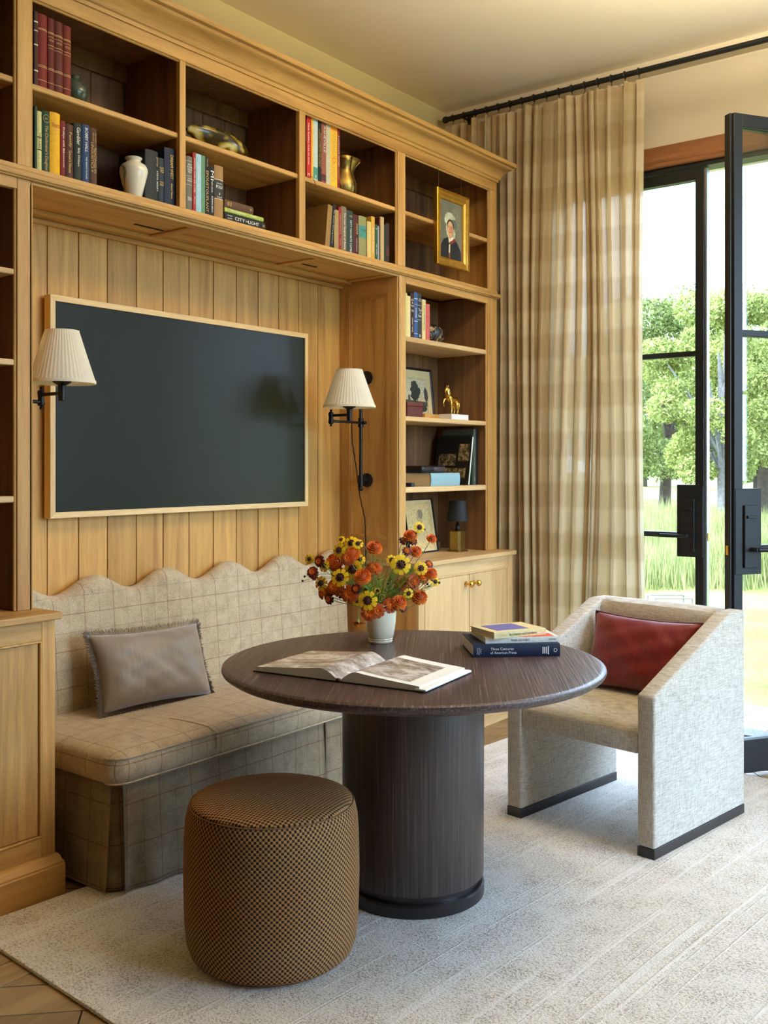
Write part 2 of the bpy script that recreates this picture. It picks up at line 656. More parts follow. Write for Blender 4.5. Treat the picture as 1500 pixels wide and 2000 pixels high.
# ------------------------------------------------------------------ base cabinets and worktops
def panel_door(parent, y0, y1, z0, z1, x, knob_y=None, flat=False):
    d = thing_part = bx('door', 'oak_pale_z' if flat else 'oak_z', parent, x - 0.02, x - 0.002, y0 + 0.0015, y1 - 0.0015, z0 + 0.0015, z1 - 0.0015, 0.0015)
    if knob_y is not None:
        k = MB()
        k.lathe([(0.013, 0.0), (0.013, 0.003), (0.0065, 0.005), (0.0055, 0.018), (0.009, 0.022)], (x - 0.002, knob_y, 0.746), 16, 'x')
        k.lathe([(0.006, 0.020), (0.013, 0.024), (0.0165, 0.031), (0.0165, 0.036), (0.012, 0.043), (0.004, 0.046)], (x - 0.002, knob_y, 0.746), 20, 'x')
        k.build('knob', 'brass', d, smooth=True)
    return d


BX = -2.75


def base(label, y0, y1, doors, pale, sides):
    zc = 'oak_pale_z' if pale else 'oak_z'
    yc = 'oak_pale' if pale else 'oak_y'
    B = thing('base_cabinet', (BX, (y0 + y1) / 2, 0), label, 'cabinet', 'base cabinets under the shelf towers')
    bx('carcass', 'oak_z', B, XW + 0.01, BX - 0.022, y0, y1, 0.0, ZT - 0.024)
    ya, yb = doors[0][0], doors[-1][1]
    bx('face_stile', zc, B, BX - 0.022, BX, y0, ya - 0.006, 0.095, ZT - 0.024)
    bx('face_stile', zc, B, BX - 0.022, BX, yb + 0.006, y1, 0.095, ZT - 0.024)
    bx('face_rail', yc, B, BX - 0.022, BX, ya - 0.006, yb + 0.006, 0.799, ZT - 0.024)
    bx('face_rail', yc, B, BX - 0.022, BX, ya - 0.006, yb + 0.006, 0.095, 0.184)
    m = MB()
    for p in ((ya - 0.006, yb + 0.006, 0.793, 0.799), (ya - 0.006, yb + 0.006, 0.184, 0.190), (ya - 0.006, ya, 0.190, 0.793), (yb, yb + 0.006, 0.190, 0.793)):
        m.box(BX - 0.014, BX + 0.002, *p, 0.0015)
    m.build('frame_bead', zc, B)
    for d in doors:
        panel_door(B, d[0], d[1], 0.190, 0.793, BX - (0.0 if pale else 0.006), d[2], pale)
    # plinth with a moulded cap, mitred round the niche side
    prof = [(-0.01, 0.0), (0.034, 0.0), (0.034, 0.093), (0.030, 0.097), (0.030, 0.102), (0.022, 0.108), (0.016, 0.118), (0.006, 0.124), (-0.01, 0.124)]
    if sides > 0:
        rings = [[(BX + p, y0, z) for p, z in prof], [(BX + p, y1 + p * 0.4, z) for p, z in prof], [(XN - 0.05, y1 + p * 0.4, z) for p, z in prof]]
    else:
        rings = [[(BX + p, y1, z) for p, z in prof], [(BX + p, y0 - p * 0.4, z) for p, z in prof], [(XN - 0.05, y0 - p * 0.4, z) for p, z in prof]]
    MB().loft(rings).build('plinth', yc, B, smooth=True)
    return B


base('dark grained oak base cabinet with one panelled door at the left edge', YL, 1.890, [(1.0, 1.835, None)], False, 1)
base('pale oak base cabinet with two flat doors and round brass knobs', 3.875, 4.755, [(3.930, 4.323, 4.288), (4.325, 4.700, 4.360)], True, -1)
tag(MB().box(XW, -2.73, YL, 1.903, ZT - 0.023, ZT, 0.004, 2).build('worktop', 'oak_y'), 'oak worktop on the left base cabinet under dark empty shelves', 'worktop', 'worktops on the base cabinets')
tag(MB().box(XW, -2.73, 3.838, 4.768, ZT - 0.023, ZT, 0.004, 2).build('worktop', 'oak_pale'), 'pale oak worktop under the small black lamp', 'worktop', 'worktops on the base cabinets')

# ------------------------------------------------------------------ rug
def rug_mat():
    t = NT('rug_wool')
    c = t.n('ShaderNodeTexCoord')
    vn = t.coord('Object')
    sep = t.n('ShaderNodeSeparateXYZ')
    t.l(c.outputs['Object'], sep.inputs[0])
    # irregular raised ribs run along the local y direction
    wob = t.noise(t.coord('Object', (1.0, 0.5, 1)), 1.2, 2)
    xx = t.math('ADD', t.math('MULTIPLY', sep.outputs[0], 9.0), t.math('MULTIPLY', wob, 0.5))
    ribn = t.n('ShaderNodeTexNoise', noise_dimensions='1D')
    ribn.inputs['Scale'].default_value = 2.6
    ribn.inputs['Detail'].default_value = 2
    t.l(xx, ribn.inputs['W'])
    dash = t.noise(t.coord('Object', (14.0, 1.5, 1), rnd=0), 1.0, 2)
    rib = t.math('MULTIPLY', t.ramp(ribn.outputs[0], [(0.54, (0, 0, 0)), (0.59, (1, 1, 1)), (0.64, (0, 0, 0))]), t.ramp(dash, [(0.42, (0, 0, 0)), (0.52, (1, 1, 1))]))
    speck = t.noise(vn, 150, 2, 0.7)
    blotch = t.noise(vn, 9, 3)
    sp = t.math('ADD', t.math('MULTIPLY', speck, 0.75), t.math('MULTIPLY', blotch, 0.25))
    col = t.ramp(sp, [(0.33, srgb(150, 132, 112)), (0.44, srgb(214, 204, 190)), (0.54, srgb(240, 235, 226))])
    col = t.mix(t.math('MULTIPLY', rib, 0.75), col, srgb(248, 246, 240))
    b = t.bsdf(**{'Roughness': 0.95, 'Specular IOR Level': 0.1, 'Sheen Weight': 0.3})
    t.l(col, b.inputs['Base Color'])
    h = t.math('ADD', t.math('ADD', speck, t.math('MULTIPLY', t.noise(vn, 420, 2), 0.6)), t.math('MULTIPLY', rib, 0.6))
    t.bump(b, h, 0.6, 0.005)
    return t.m


rug = MB().box(0, 3.55, -1.46, 1.46, 0, 0.012, 0.005, 2).mesh('rug', True)
rug_o = link('area_rug', rug, rug_mat())
rug_o.location = (-2.60, 3.03, 0.0)
rug_o.rotation_euler = (0, 0, math.radians(-4.5))
tag(rug_o, 'large pale grey and ivory ribbed wool rug under the round table', 'rug')
ZR = 0.012

# ------------------------------------------------------------------ television in an oak frame
TV = thing('television', (XN, 2.846, 1.154), 'wall mounted television with dark screen tinted for garden reflections in a slim pale oak frame', 'television')
ty0, ty1, tz0, tz1, tx = 2.147, 3.545, 1.154, 1.966, XN + 0.05
fw = 0.022
for y0, y1, z0, z1, m in ((ty0, ty1, tz1 - fw, tz1, 'tv_oak_y'), (ty0, ty1, tz0, tz0 + fw, 'tv_oak_y')):
    poly = [(y0, z1), (y1, z1), (y1 - fw, z0), (y0 + fw, z0)] if z1 == tz1 else [(y0, z0), (y1, z0), (y1 - fw, z1), (y0 + fw, z1)]
    MB().prism(poly, lambda p, q, t: (t, p, q), tx - 0.038, tx, 0.001).build('frame_bar', m, TV)
for ya, yb in ((ty0, ty0 + fw), (ty1, ty1 - fw)):
    poly = [(ya, tz0), (ya, tz1), (yb, tz1 - fw), (yb, tz0 + fw)]
    MB().prism(poly, lambda p, q, t: (t, p, q), tx - 0.038, tx, 0.001).build('frame_bar', 'tv_oak_z', TV)
M['screen'] = plain('screen', srgb(31, 31, 14), 0.32, 0.0, 0.3)  # olive base colour stands in for the green reflection of the garden trees
bx('screen', 'screen', TV, tx - 0.03, tx - 0.007, ty0 + fw - 0.002, ty1 - fw + 0.002, tz0 + fw - 0.002, tz1 - fw + 0.002, 0)
bx('wall_mount', 'black_metal', TV, XN - 0.002, tx - 0.03, 2.55, 3.15, 1.35, 1.75, 0)


# ------------------------------------------------------------------ swing arm wall lamps
def pleat_mat():
    t = NT('pleated_silk')
    d = t.n('ShaderNodeBsdfDiffuse')
    d.inputs[0].default_value = (*srgb(248, 242, 226), 1)
    tr = t.n('ShaderNodeBsdfTranslucent')
    tr.inputs[0].default_value = (*srgb(250, 242, 222), 1)
    mx = t.n('ShaderNodeMixShader')
    mx.inputs[0].default_value = 0.38
    t.l(d.outputs[0], mx.inputs[1])
    t.l(tr.outputs[0], mx.inputs[2])
    t.l(mx.outputs[0], t.out.inputs[0])
    return t.m


M['pleat'] = pleat_mat()
M['bulb'] = plain('bulb', srgb(240, 238, 230), 0.3)


def sconce(label, post, joint, rod, rb, rt, h, zb, plates, cord):
    """post = lamp stem (x,y); joint = elbow of the swing arm; rod = upright rail (x,y, z0, z1)"""
    px, py = post
    zs = zb                                                # bottom of the shade
    L = thing('wall_lamp', (rod[0], plates[0], rod[2]), label, 'wall lamp', 'swing arm wall lamps beside the television')
    # shade: fluted cone, open at both ends, with binding tapes
    m = MB()
    n = 96
    rings = []
    for k, (r, z) in enumerate(((rb, zs), (rb * 0.995 + rt * 0.005, zs + 0.004), ((rb + rt) / 2, zs + h / 2), (rt, zs + h))):
        rings.append([(px + r * (1 + (0.006 if i % 2 else -0.006)) * math.cos(2 * PI * i / n), py + r * (1 + (0.006 if i % 2 else -0.006)) * math.sin(2 * PI * i / n), z) for i in range(n)])
    m.loft(rings, True, False)
    sh = m.build('shade', 'pleat', L)
    for r, z, hh in ((rb * 1.012, zs, 0.010), (rt * 1.015, zs + h - 0.008, 0.010)):
        MB().lathe([(r, z - 0.001), (r * 0.992, z + hh), (r * 0.975, z + hh), (r * 0.98, z - 0.001)], (px, py, 0), 48, caps=False).build('binding', 'pleat', sh, smooth=True)
    MB().lathe([(0.010, zs + 0.03), (0.028, zs + 0.06), (0.03, zs + 0.085), (0.02, zs + 0.11), (0.004, zs + 0.118)], (px, py, 0), 16).build('bulb', 'bulb', L, smooth=True)
    s = MB()
    s.lathe([(0.004, -0.062), (0.012, -0.060), (0.013, -0.03), (0.013, -0.008), (0.020, -0.004), (0.030, 0.002), (0.032, 0.008), (0.014, 0.010), (0.011, 0.03), (0.004, 0.031)], (px, py, zs), 20)
    s.build('socket', 'bronze', L, smooth=True)
    jx, jy = joint
    zu, zl = zs - 0.034, zs - 0.060
    MB().tube([(px, py, zu), (jx, jy, zu)], 0.0065, 10).build('upper_arm', 'bronze', L, smooth=True)
    MB().lathe([(0.003, -0.085), (0.007, -0.082), (0.004, -0.076), (0.011, -0.072), (0.013, -0.066), (0.011, -0.05), (0.011, -0.04), (0.013, -0.028), (0.011, -0.02), (0.004, -0.016), (0.007, -0.010), (0.003, -0.006)],
               (jx, jy, zs), 16).build('elbow', 'bronze', L, smooth=True)
    rx, ry, z0, z1 = rod
    MB().tube([(jx, jy, zl), (rx, ry, zl)], 0.0065, 10).build('lower_arm', 'bronze', L, smooth=True)
    c = MB()
    c.lathe([(0.0135, zl - 0.022), (0.0135, zl + 0.022)], (rx, ry, 0), 16)
    c.lathe([(0.009, 0.0), (0.009, 0.03), (0.004, 0.032)], (rx, ry, zl), 12, 'x')
    c.build('collar', 'bronze', L, smooth=True)
    r = MB()
    r.tube([(rx, ry, z0), (rx, ry, z1)], 0.0085, 12)
    for zz in (z0, z1):
        r.sphere((rx, ry, zz), 0.012, 12, 8)
    r.build('rail', 'bronze', L, smooth=True)
    yw, zp = plates[0], plates[1:]
    sg = 1 if yw > ry else -1
    for z in zp:
        b = MB()
        hh = abs(yw - ry)
        prof = [(0.034, 0.0), (0.034, 0.006), (0.026, 0.010), (0.020, 0.011), (0.012, 0.016), (0.010, hh)]
        b.lathe([(rr, yw - sg * t) for rr, t in prof], (rx, 0, z), 24, 'y')
        b.lathe([(0.014, z - 0.025), (0.014, z + 0.025)], (rx, ry, 0), 16)
        b.build('wall_plate', 'bronze', L, smooth=True)
    if cord:
        pts = [Vector(p) for p in cord]
        cur = []
        for i in range(len(pts) - 1):
            for k in range(10):
                t = k / 10
                cur.append(pts[i].lerp(pts[i + 1], t))
        cur.append(pts[-1])
        tw = [p + Vector((math.cos(i * 2.1), math.sin(i * 2.1), 0)) * 0.0012 for i, p in enumerate(cur)]
        MB().tube(tw, 0.0028, 6).build('cord', 'black_metal', L, smooth=True)
    return L


sconce('pleated cream wall lamp on a swing arm right of the television', (-2.917, 3.56), (-3.02, 3.552), (-3.03, 3.785, 1.232, 1.80), 0.120, 0.060, 0.172, 1.612,
       (3.835, 1.772, 1.274), [(-3.05, 3.74, 1.55), (-3.055, 3.75, 1.46), (-3.045, 3.77, 1.33), (-3.045, 3.79, 1.22), (-3.035, 3.825, 1.08), (-3.035, 3.83, 0.9), (-3.035, 3.83, 0.76)])
sconce('pleated cream wall lamp on a swing arm left of the television', (-2.955, 2.057), (-3.075, 2.056), (-3.04, 1.925, 1.232, 1.80), 0.112, 0.057, 0.178, 1.628,
       (1.874, 1.772, 1.274), None)

# ------------------------------------------------------------------ upholstered bench
def plaid():
    t = NT('windowpane_wool')
    uvn = t.n('ShaderNodeUVMap')
    sep = t.n('ShaderNodeSeparateXYZ')
    t.l(uvn.outputs[0], sep.inputs[0])

    def lines(o, period, off, wdt):
        f = t.math('FRACT', t.math('ADD', t.math('DIVIDE', o, period), off))
        d = t.math('ABSOLUTE', t.math('SUBTRACT', f, 0.5))
        return t.math('LESS_THAN', d, wdt / period / 2)
    red = t.math('MAXIMUM', lines(sep.outputs[0], 0.13, 0.1, 0.0028), lines(sep.outputs[1], 0.13, 0.3, 0.0028))
    grn = t.math('MAXIMUM', lines(sep.outputs[0], 0.13, 0.6, 0.0026), lines(sep.outputs[1], 0.13, 0.8, 0.0026))
    v = t.coord('Object')
    n = t.noise(v, 260, 3, 0.7)
    n2 = t.noise(v, 22, 3)
    base = t.ramp(t.math('ADD', t.math('MULTIPLY', n, 0.7), t.math('MULTIPLY', n2, 0.3)), [(0.34, srgb(156, 134, 106)), (0.62, srgb(208, 188, 154))])
    c = t.mix(t.math('MULTIPLY', grn, 0.30), base, srgb(96, 92, 66))
    c = t.mix(t.math('MULTIPLY', red, 0.62), c, srgb(128, 66, 54))
    b = t.bsdf(**{'Roughness': 0.95, 'Specular IOR Level': 0.12, 'Sheen Weight': 0.25})
    t.l(c, b.inputs['Base Color'])
    t.bump(b, n, 0.35, 0.001)
    return t.m


M['plaid'] = plaid()
BN = thing('banquette_bench', (-2.87, 2.87, 0), 'skirted banquette bench in olive checked wool with a scalloped back', 'bench')
by0, by1 = 1.962, 3.79
bxf = -2.553


# scalloped back: rounded top edge following a wave
def bench_back():
    m = MB()
    rows = []
    n = 120
    for i in range(n + 1):
        y = by0 - 0.03 + (by1 - by0 + 0.045) * i / n
        ph = (y - 2.335) / 0.345
        top = 0.905 + 0.030 * math.cos(2 * PI * ph)
        th = 0.085
        prof = []
        xb = XN + 0.005
        prof.append((xb, 0.30))
        prof.append((xb, top - 0.04))
        for k in range(9):
            a = PI * (1 - k / 8)
            prof.append((xb + th / 2 + th / 2 * math.cos(a), top - 0.042 + 0.042 * math.sin(a)))
        for zz, dx in ((top - 0.10, 0.004), (0.74, 0.010), (0.66, 0.016), (0.58, 0.022), (0.50, 0.028), (0.44, 0.030), (0.30, 0.030)):
            prof.append((xb + th + dx, zz))
        # soft end rounding
        e = min(1.0, min(i, n - i) / 4.0)
        rows.append([(xb + (x - xb) * (0.55 + 0.45 * math.sqrt(e)), y, z) for x, z in prof])
    m.loft(rows)
    me = m.mesh('back', True)
    box_uv(me)
    o = link('back', me, 'plaid', BN)
    for ph in range(4):
        yc = 2.335 + 0.345 * ph - 0.085
        pts = []
        for k in range(9):
            a = PI * (1 - k / 8)
            top = 0.905 + 0.030 * math.cos(2 * PI * (yc + 0.02 * k / 8 - 2.335) / 0.345)
            pts.append((XN + 0.005 + 0.0425 + 0.0445 * math.cos(a), yc + 0.05 * k / 8, top - 0.042 + 0.044 * math.sin(a)))
        MB().tube(pts, 0.0016, 6).build('seam', 'plaid', o, smooth=True)


bench_back()


def soft_box(x0, x1, y0, y1, z0, z1, r, seg, crown=0.0, n=(14, 40)):
    """rounded upholstery block, its top slightly domed"""
    m = MB()
    m.box(x0, x1, y0, y1, z0, z1)
    es = list(m.b.edges)
    bmesh.ops.bevel(m.b, geom=es, offset=r, segments=seg, affect='EDGES', profile=0.5)
    return m


def bench_seat():
    xa, xb_, ya, yb = XN + 0.1, bxf + 0.022, by0 - 0.008, by1
    z0, z1 = 0.352, 0.448

    def outline(ins, n=8, r0=0.055):
        """rounded rectangle, front corners rounded, inset by ins"""
        r = max(0.006, r0 - ins * 0.6)
        x0_, x1_, y0_, y1_ = xa, xb_ - ins, ya + ins, yb - ins
        pts = []
        for cx_, cy_, a0 in ((x1_ - r, y0_ + r, -PI / 2), (x1_ - r, y1_ - r, 0.0)):
            for k in range(n + 1):
                t = a0 + PI / 2 * k / n
                pts.append((cx_ + r * math.cos(t), cy_ + r * math.sin(t)))
            if a0 < 0:
                m_ = 40
                pts += [(x1_, y0_ + r + (y1_ - y0_ - 2 * r) * k / m_) for k in range(1, m_)]
        back = [(x0_, y1_ - (y1_ - y0_) * k / 40) for k in range(41)]
        return pts + back
    rings = []
    for ins, z in ((0.012, z0), (0.002, z0 + 0.010), (-0.004, z0 + 0.030), (-0.005, z0 + 0.052), (-0.001, z1 - 0.022), (0.004, z1 - 0.012), (0.016, z1 - 0.004), (0.05, z1 + 0.004), (0.12, z1 + 0.010), (0.20, z1 + 0.012)):
        rings.append([(x, y, z) for x, y in outline(ins)])
    m = MB()
    m.loft(rings)
    me = m.mesh('seat_cushion', True)
    box_uv(me)
    o = link('seat_cushion', me, 'plaid', BN)
    for z, rr in ((z1 - 0.014, 0.0040), (z0 + 0.004, 0.0034)):
        pts = [(x, y, z) for x, y in outline(0.0005)[:57 + 0]]
        MB().tube(pts, rr, 8).build('piping', 'plaid', o, smooth=True)
    MB().tube([(xb_ - 0.20 + 0.20 * k / 8, 2.34 + 0.03 * k / 8, z1 + 0.0125 - 0.015 * (k / 8) ** 3) for k in range(8)] + [(xb_ + 0.001, 2.37, z1 - 0.012), (xb_ + 0.0055, 2.37, z1 - 0.03), (xb_ + 0.0055, 2.37, z0 + 0.03)], 0.0013, 6).build('seam', 'plaid', o, smooth=True)


bench_seat()


def skirt_panel(name, pts, z0, z1, amp, seed, lift=0.0):
    """hanging cloth along a floor path, softly rippled towards the hem"""
    r = random.Random(seed)
    ph = [r.uniform(0, 6.28) for _ in range(4)]
    m = MB()
    path = []
    for (a, b) in zip(pts[:-1], pts[1:]):
        a, b = Vector(a), Vector(b)
        n = max(2, int((b - a).length / 0.02))
        for k in range(n):
            path.append(a.lerp(b, k / n))
    path.append(Vector(pts[-1]))
    nz = 10
    rows = []
    acc = 0
    for i, p in enumerate(path):
        t = (path[min(i + 1, len(path) - 1)] - path[max(i - 1, 0)])
        t = t.normalized()
        nrm = Vector((t.y, -t.x))
        if i:
            acc += (path[i] - path[i - 1]).length
        row = []
        for k in range(nz + 1):
            f = k / nz
            w_ = amp * f ** 1.3 * (math.sin(acc * 17 + ph[0]) * 0.6 + math.sin(acc * 37 + ph[1]) * 0.35 * math.exp(-acc * 2) * 2 + math.sin(acc * 7 + ph[2]) * 0.5) + 0.020 * f
            q = p + nrm * w_
            row.append((q.x, q.y, z1 - (z1 - z0 - lift) * f))
        rows.append(row)
    m.loft(rows, False, False)
    bmesh.ops.solidify(m.b, geom=list(m.b.faces), thickness=0.004)
    me = m.mesh(name, 'all')
    box_uv(me)
    return link(name, me, 'plaid', BN)


MB().box(XN + 0.03, bxf - 0.03, by0 + 0.03, by1 - 0.02, 0.013, 0.36).build('plinth_box', 'joint', BN)
skirt_panel('skirt_end', [(XN + 0.3, by0 + 0.010), (bxf - 0.05, by0 + 0.010), (bxf - 0.020, by0 + 0.008)], 0.016, 0.358, 0.004, 4)
skirt_panel('pleat_insert', [(bxf - 0.050, by0 + 0.012), (bxf - 0.026, by0 + 0.034), (bxf - 0.026, by0 + 0.10)], 0.020, 0.356, 0.002, 2)
skirt_panel('skirt_front', [(bxf + 0.012, by0 + 0.026), (bxf + 0.012, 2.942)], 0.016, 0.358, 0.022, 11)
skirt_panel('pleat_insert', [(bxf - 0.014, 2.90), (bxf - 0.014, 3.0)], 0.020, 0.356, 0.002, 2)
skirt_panel('skirt_front', [(bxf + 0.012, 2.954), (bxf + 0.012, by1 - 0.02)], 0.016, 0.358, 0.010, 5)


# ------------------------------------------------------------------ cushions
def cushion_mesh(w, h, th, n=28, pinch=0.09, seed=1, wr=0.0026):
    r = random.Random(seed)
    ph = [r.uniform(0, 6.3) for _ in range(6)]
    m = MB()
    sides = []
    for s in (1, -1):
        g = []
        for i in range(n + 1):
            row = []
            for j in range(n + 1):
                u, v = -1 + 2 * i / n, -1 + 2 * j / n
                d = max(0.0, (1 - abs(u) ** 2.6) * (1 - abs(v) ** 2.6)) ** 0.5
                cu = 1 - pinch * (1 - abs(v) ** 2) * abs(u) ** 3
                cv = 1 - pinch * (1 - abs(u) ** 2) * abs(v) ** 3
                wrk = wr * (math.sin(u * 9 + v * 4 + ph[0]) + math.sin(v * 11 - u * 6 + ph[1]) + 0.6 * math.sin(u * 17 + v * 13 + ph[2])) * d
                row.append((u * w / 2 * cu, v * h / 2 * cv, s * th / 2 * d + wrk))
            g.append(row)
        sides.append(g)
    m.loft(sides[0], False, False)
    m.loft(sides[1], False, False)
    bmesh.ops.remove_doubles(m.b, verts=m.b.verts, dist=0.0004)
    edge = []
    g = sides[0]
    edge += [g[i][0] for i in range(n)] + [g[n][j] for j in range(n)] + [g[i][n] for i in range(n, 0, -1)] + [g[0][j] for j in range(n, 0, -1)]
    return m, edge


def satin(name, lo, hi, rough=0.42, sheen=0.6):
    t = NT(name)
    v = t.coord('Object', (1, 1, 1))
    n = t.noise(t.coord('Object', (60, 3, 3)), 3, 3)
    b = t.bsdf(**{'Roughness': rough, 'Specular IOR Level': 0.4, 'Sheen Weight': sheen})
    t.l(t.ramp(n, [(0.3, lo), (0.7, hi)]), b.inputs['Base Color'])
    t.bump(b, n, 0.04, 0.001)
    return t.m


M['taupe'] = satin('taupe_silk', srgb(136, 119, 100), srgb(150, 133, 114))
M['fringe'] = plain('fringe', srgb(112, 96, 80), 0.9, noise=0.3, nscale=300)
M['red'] = satin('red_satin', srgb(114, 20, 21), srgb(136, 29, 29), 0.45, 0.3)
M['red_dark'] = plain('red_piping', srgb(92, 14, 18), 0.6)


def place(o, loc, ex, ey, ez):
    m = Matrix((Vector(ex).normalized(), Vector(ey).normalized(), Vector(ez).normalized())).transposed().to_4x4()
    m.translation = Vector(loc)
    o.matrix_world = m
    return o


def cushion_thing(name, label, loc, ex, ey, w, h, th, mat, edge_mat, edge, seed):
    o = bpy.data.objects.new(name, None)
    COL.objects.link(o)
    ex = Vector(ex).normalized()
    ez = ex.cross(Vector(ey)).normalized()
    ey = ez.cross(ex)
    place(o, loc, ex, ey, ez)
    tag(o, label, 'cushion')
    m, ed = cushion_mesh(w, h, th, seed=seed)
    m.build('cover', mat, o, smooth='all')
    ed = [Vector(p) for p in ed]
    if edge == 'piping':
        MB().tube(ed + [ed[0]], 0.004, 6, False).build('piping', edge_mat, o, smooth=True)
    else:
        r = random.Random(seed)
        f = MB()
        n = len(ed)
        for i in range(n):
            a, b = ed[i], ed[(i + 1) % n]
            for k in range(9):
                p = a.lerp(b, (k + r.random()) / 9)
                d = Vector((p.x / (w / 2), p.y / (h / 2), 0))
                q = Vector((d.x ** 5 * 1.0, d.y ** 5, 0))
                q = (q.normalized() if q.length > 1e-3 else d.normalized())
                t = Vector((-q.y, q.x, 0))
                e = p + q * r.uniform(0.014, 0.026) + Vector((0, 0, r.uniform(-0.006, 0.006))) + t * r.uniform(-0.004, 0.004)
                f.quad([p - t * 0.0015 - Vector((0, 0, 0.002)), p + t * 0.0015 + Vector((0, 0, 0.002)), e + t * 0.001, e - t * 0.001])
        fo = f.build('fringe', edge_mat, o)
        fo['kind'] = 'stuff'
    return o


cushion_thing('cushion', 'taupe silk lumbar cushion with brush fringe on the checked bench', (-2.962, 2.452, 0.597), (0.05, 0.98, -0.03), (-0.36, 0.02, 0.93), 0.50, 0.285, 0.17, 'taupe', 'fringe', 'fringe', 5)

# ------------------------------------------------------------------ round pedestal table
def wenge(name, axis, rotz=0.0, cols=((56, 42, 40), (84, 64, 60), (130, 108, 102))):
    t = NT(name)
    s = [160.0, 160.0, 160.0]
    s['xyz'.index(axis)] = 3.0
    v = t.coord('Object', tuple(s), (0, 0, rotz)) if rotz == 0 else None
    if rotz:
        rv = t.n('ShaderNodeTexCoord')
        m1 = t.n('ShaderNodeMapping')
        m1.inputs['Rotation'].default_value = (0, 0, rotz)
        t.l(rv.outputs['Object'], m1.inputs[0])
        m2 = t.n('ShaderNodeMapping')
        m2.inputs['Scale'].default_value = tuple(s)
        t.l(m1.outputs[0], m2.inputs[0])
        v = m2.outputs[0]
    n = t.noise(v, 1.0, 3, 0.6)
    b = t.bsdf(**{'Roughness': 0.36, 'Specular IOR Level': 0.5})
    t.l(t.ramp(n, [(p, srgb(*k)) for p, k in zip((0.36, 0.56, 0.72), cols)]), b.inputs['Base Color'])
    t.bump(b, n, 0.55, 0.0018)
    return t.m


M['wenge_top'] = wenge('brushed_oak_top', 'y', YAW * -1 + 0.06)
M['wenge_z'] = wenge('brushed_oak_column', 'z', 0.0, ((52, 42, 38), (66, 54, 49), (88, 74, 66)))
M['wenge_dark'] = plain('dark_base', srgb(34, 28, 28), 0.3)
TX, TY, TZ = -1.848, 2.573, 0.731
T = thing('pedestal_table', (TX, TY, ZR), 'round dark brushed oak pedestal table with a drum base', 'table')
MB().lathe([(0.02, TZ - 0.052), (0.46, TZ - 0.050), (0.535, TZ - 0.043), (0.578, TZ - 0.030), (0.595, TZ - 0.019), (0.5985, TZ - 0.012), (0.597, TZ - 0.005), (0.590, TZ - 0.001), (0.58, TZ), (0.02, TZ)],
           (TX, TY, 0), 128).build('table_top', 'wenge_top', T, smooth=True)
MB().lathe([(0.221, 0.075), (0.222, 0.08), (0.224, TZ - 0.053)], (TX, TY, 0), 96).build('column', 'wenge_z', T, smooth=True)
MB().lathe([(0.205, 0.04), (0.205, 0.078)], (TX, TY, 0), 96).build('shadow_gap', 'wenge_dark', T, smooth=True)
MB().lathe([(0.220, ZR), (0.2235, ZR + 0.003), (0.2235, 0.045), (0.218, 0.05), (0.200, 0.05)], (TX, TY, 0), 96).build('base_ring', 'wenge_dark', T, smooth=True)


# ------------------------------------------------------------------ pouf
def pouf_mat():
    t = NT('pouf_weave')
    uvn = t.n('ShaderNodeUVMap')
    mp = t.n('ShaderNodeMapping')
    mp.inputs['Scale'].default_value = (2 * PI / 0.0142, 2 * PI / 0.0142, 1)
    t.l(uvn.outputs[0], mp.inputs[0])
    sep = t.n('ShaderNodeSeparateXYZ')
    t.l(mp.outputs[0], sep.inputs[0])
    su, sv = t.math('SINE', sep.outputs[0]), t.math('SINE', sep.outputs[1])
    p = t.math('MULTIPLY', su, sv)
    # small star points between the dark cells
    f = t.math('MULTIPLY', t.math('SINE', t.math('MULTIPLY', sep.outputs[0], 3.0)), t.math('SINE', t.math('MULTIPLY', sep.outputs[1], 3.0)))
    q = t.math('ADD', t.math('MULTIPLY', p, 0.5), t.math('ADD', t.math('MULTIPLY', f, 0.14), 0.5))
    n = t.noise(t.coord('Object'), 6, 2)
    warm = t.mix(n, srgb(158, 130, 80), srgb(166, 104, 58))
    c = t.mix(t.ramp(q, [(0.42, (0, 0, 0)), (0.52, (1, 1, 1))]), srgb(34, 22, 13), warm)
    g = t.n('ShaderNodeLayerWeight')
    g.inputs[0].default_value = 0.35
    b = t.bsdf(**{'Roughness': 0.8, 'Specular IOR Level': 0.2, 'Sheen Weight': 0.15, 'Sheen Tint': (*srgb(200, 130, 80), 1)})
    t.l(c, b.inputs['Base Color'])
    t.bump(b, q, 0.5, 0.002)
    return t.m


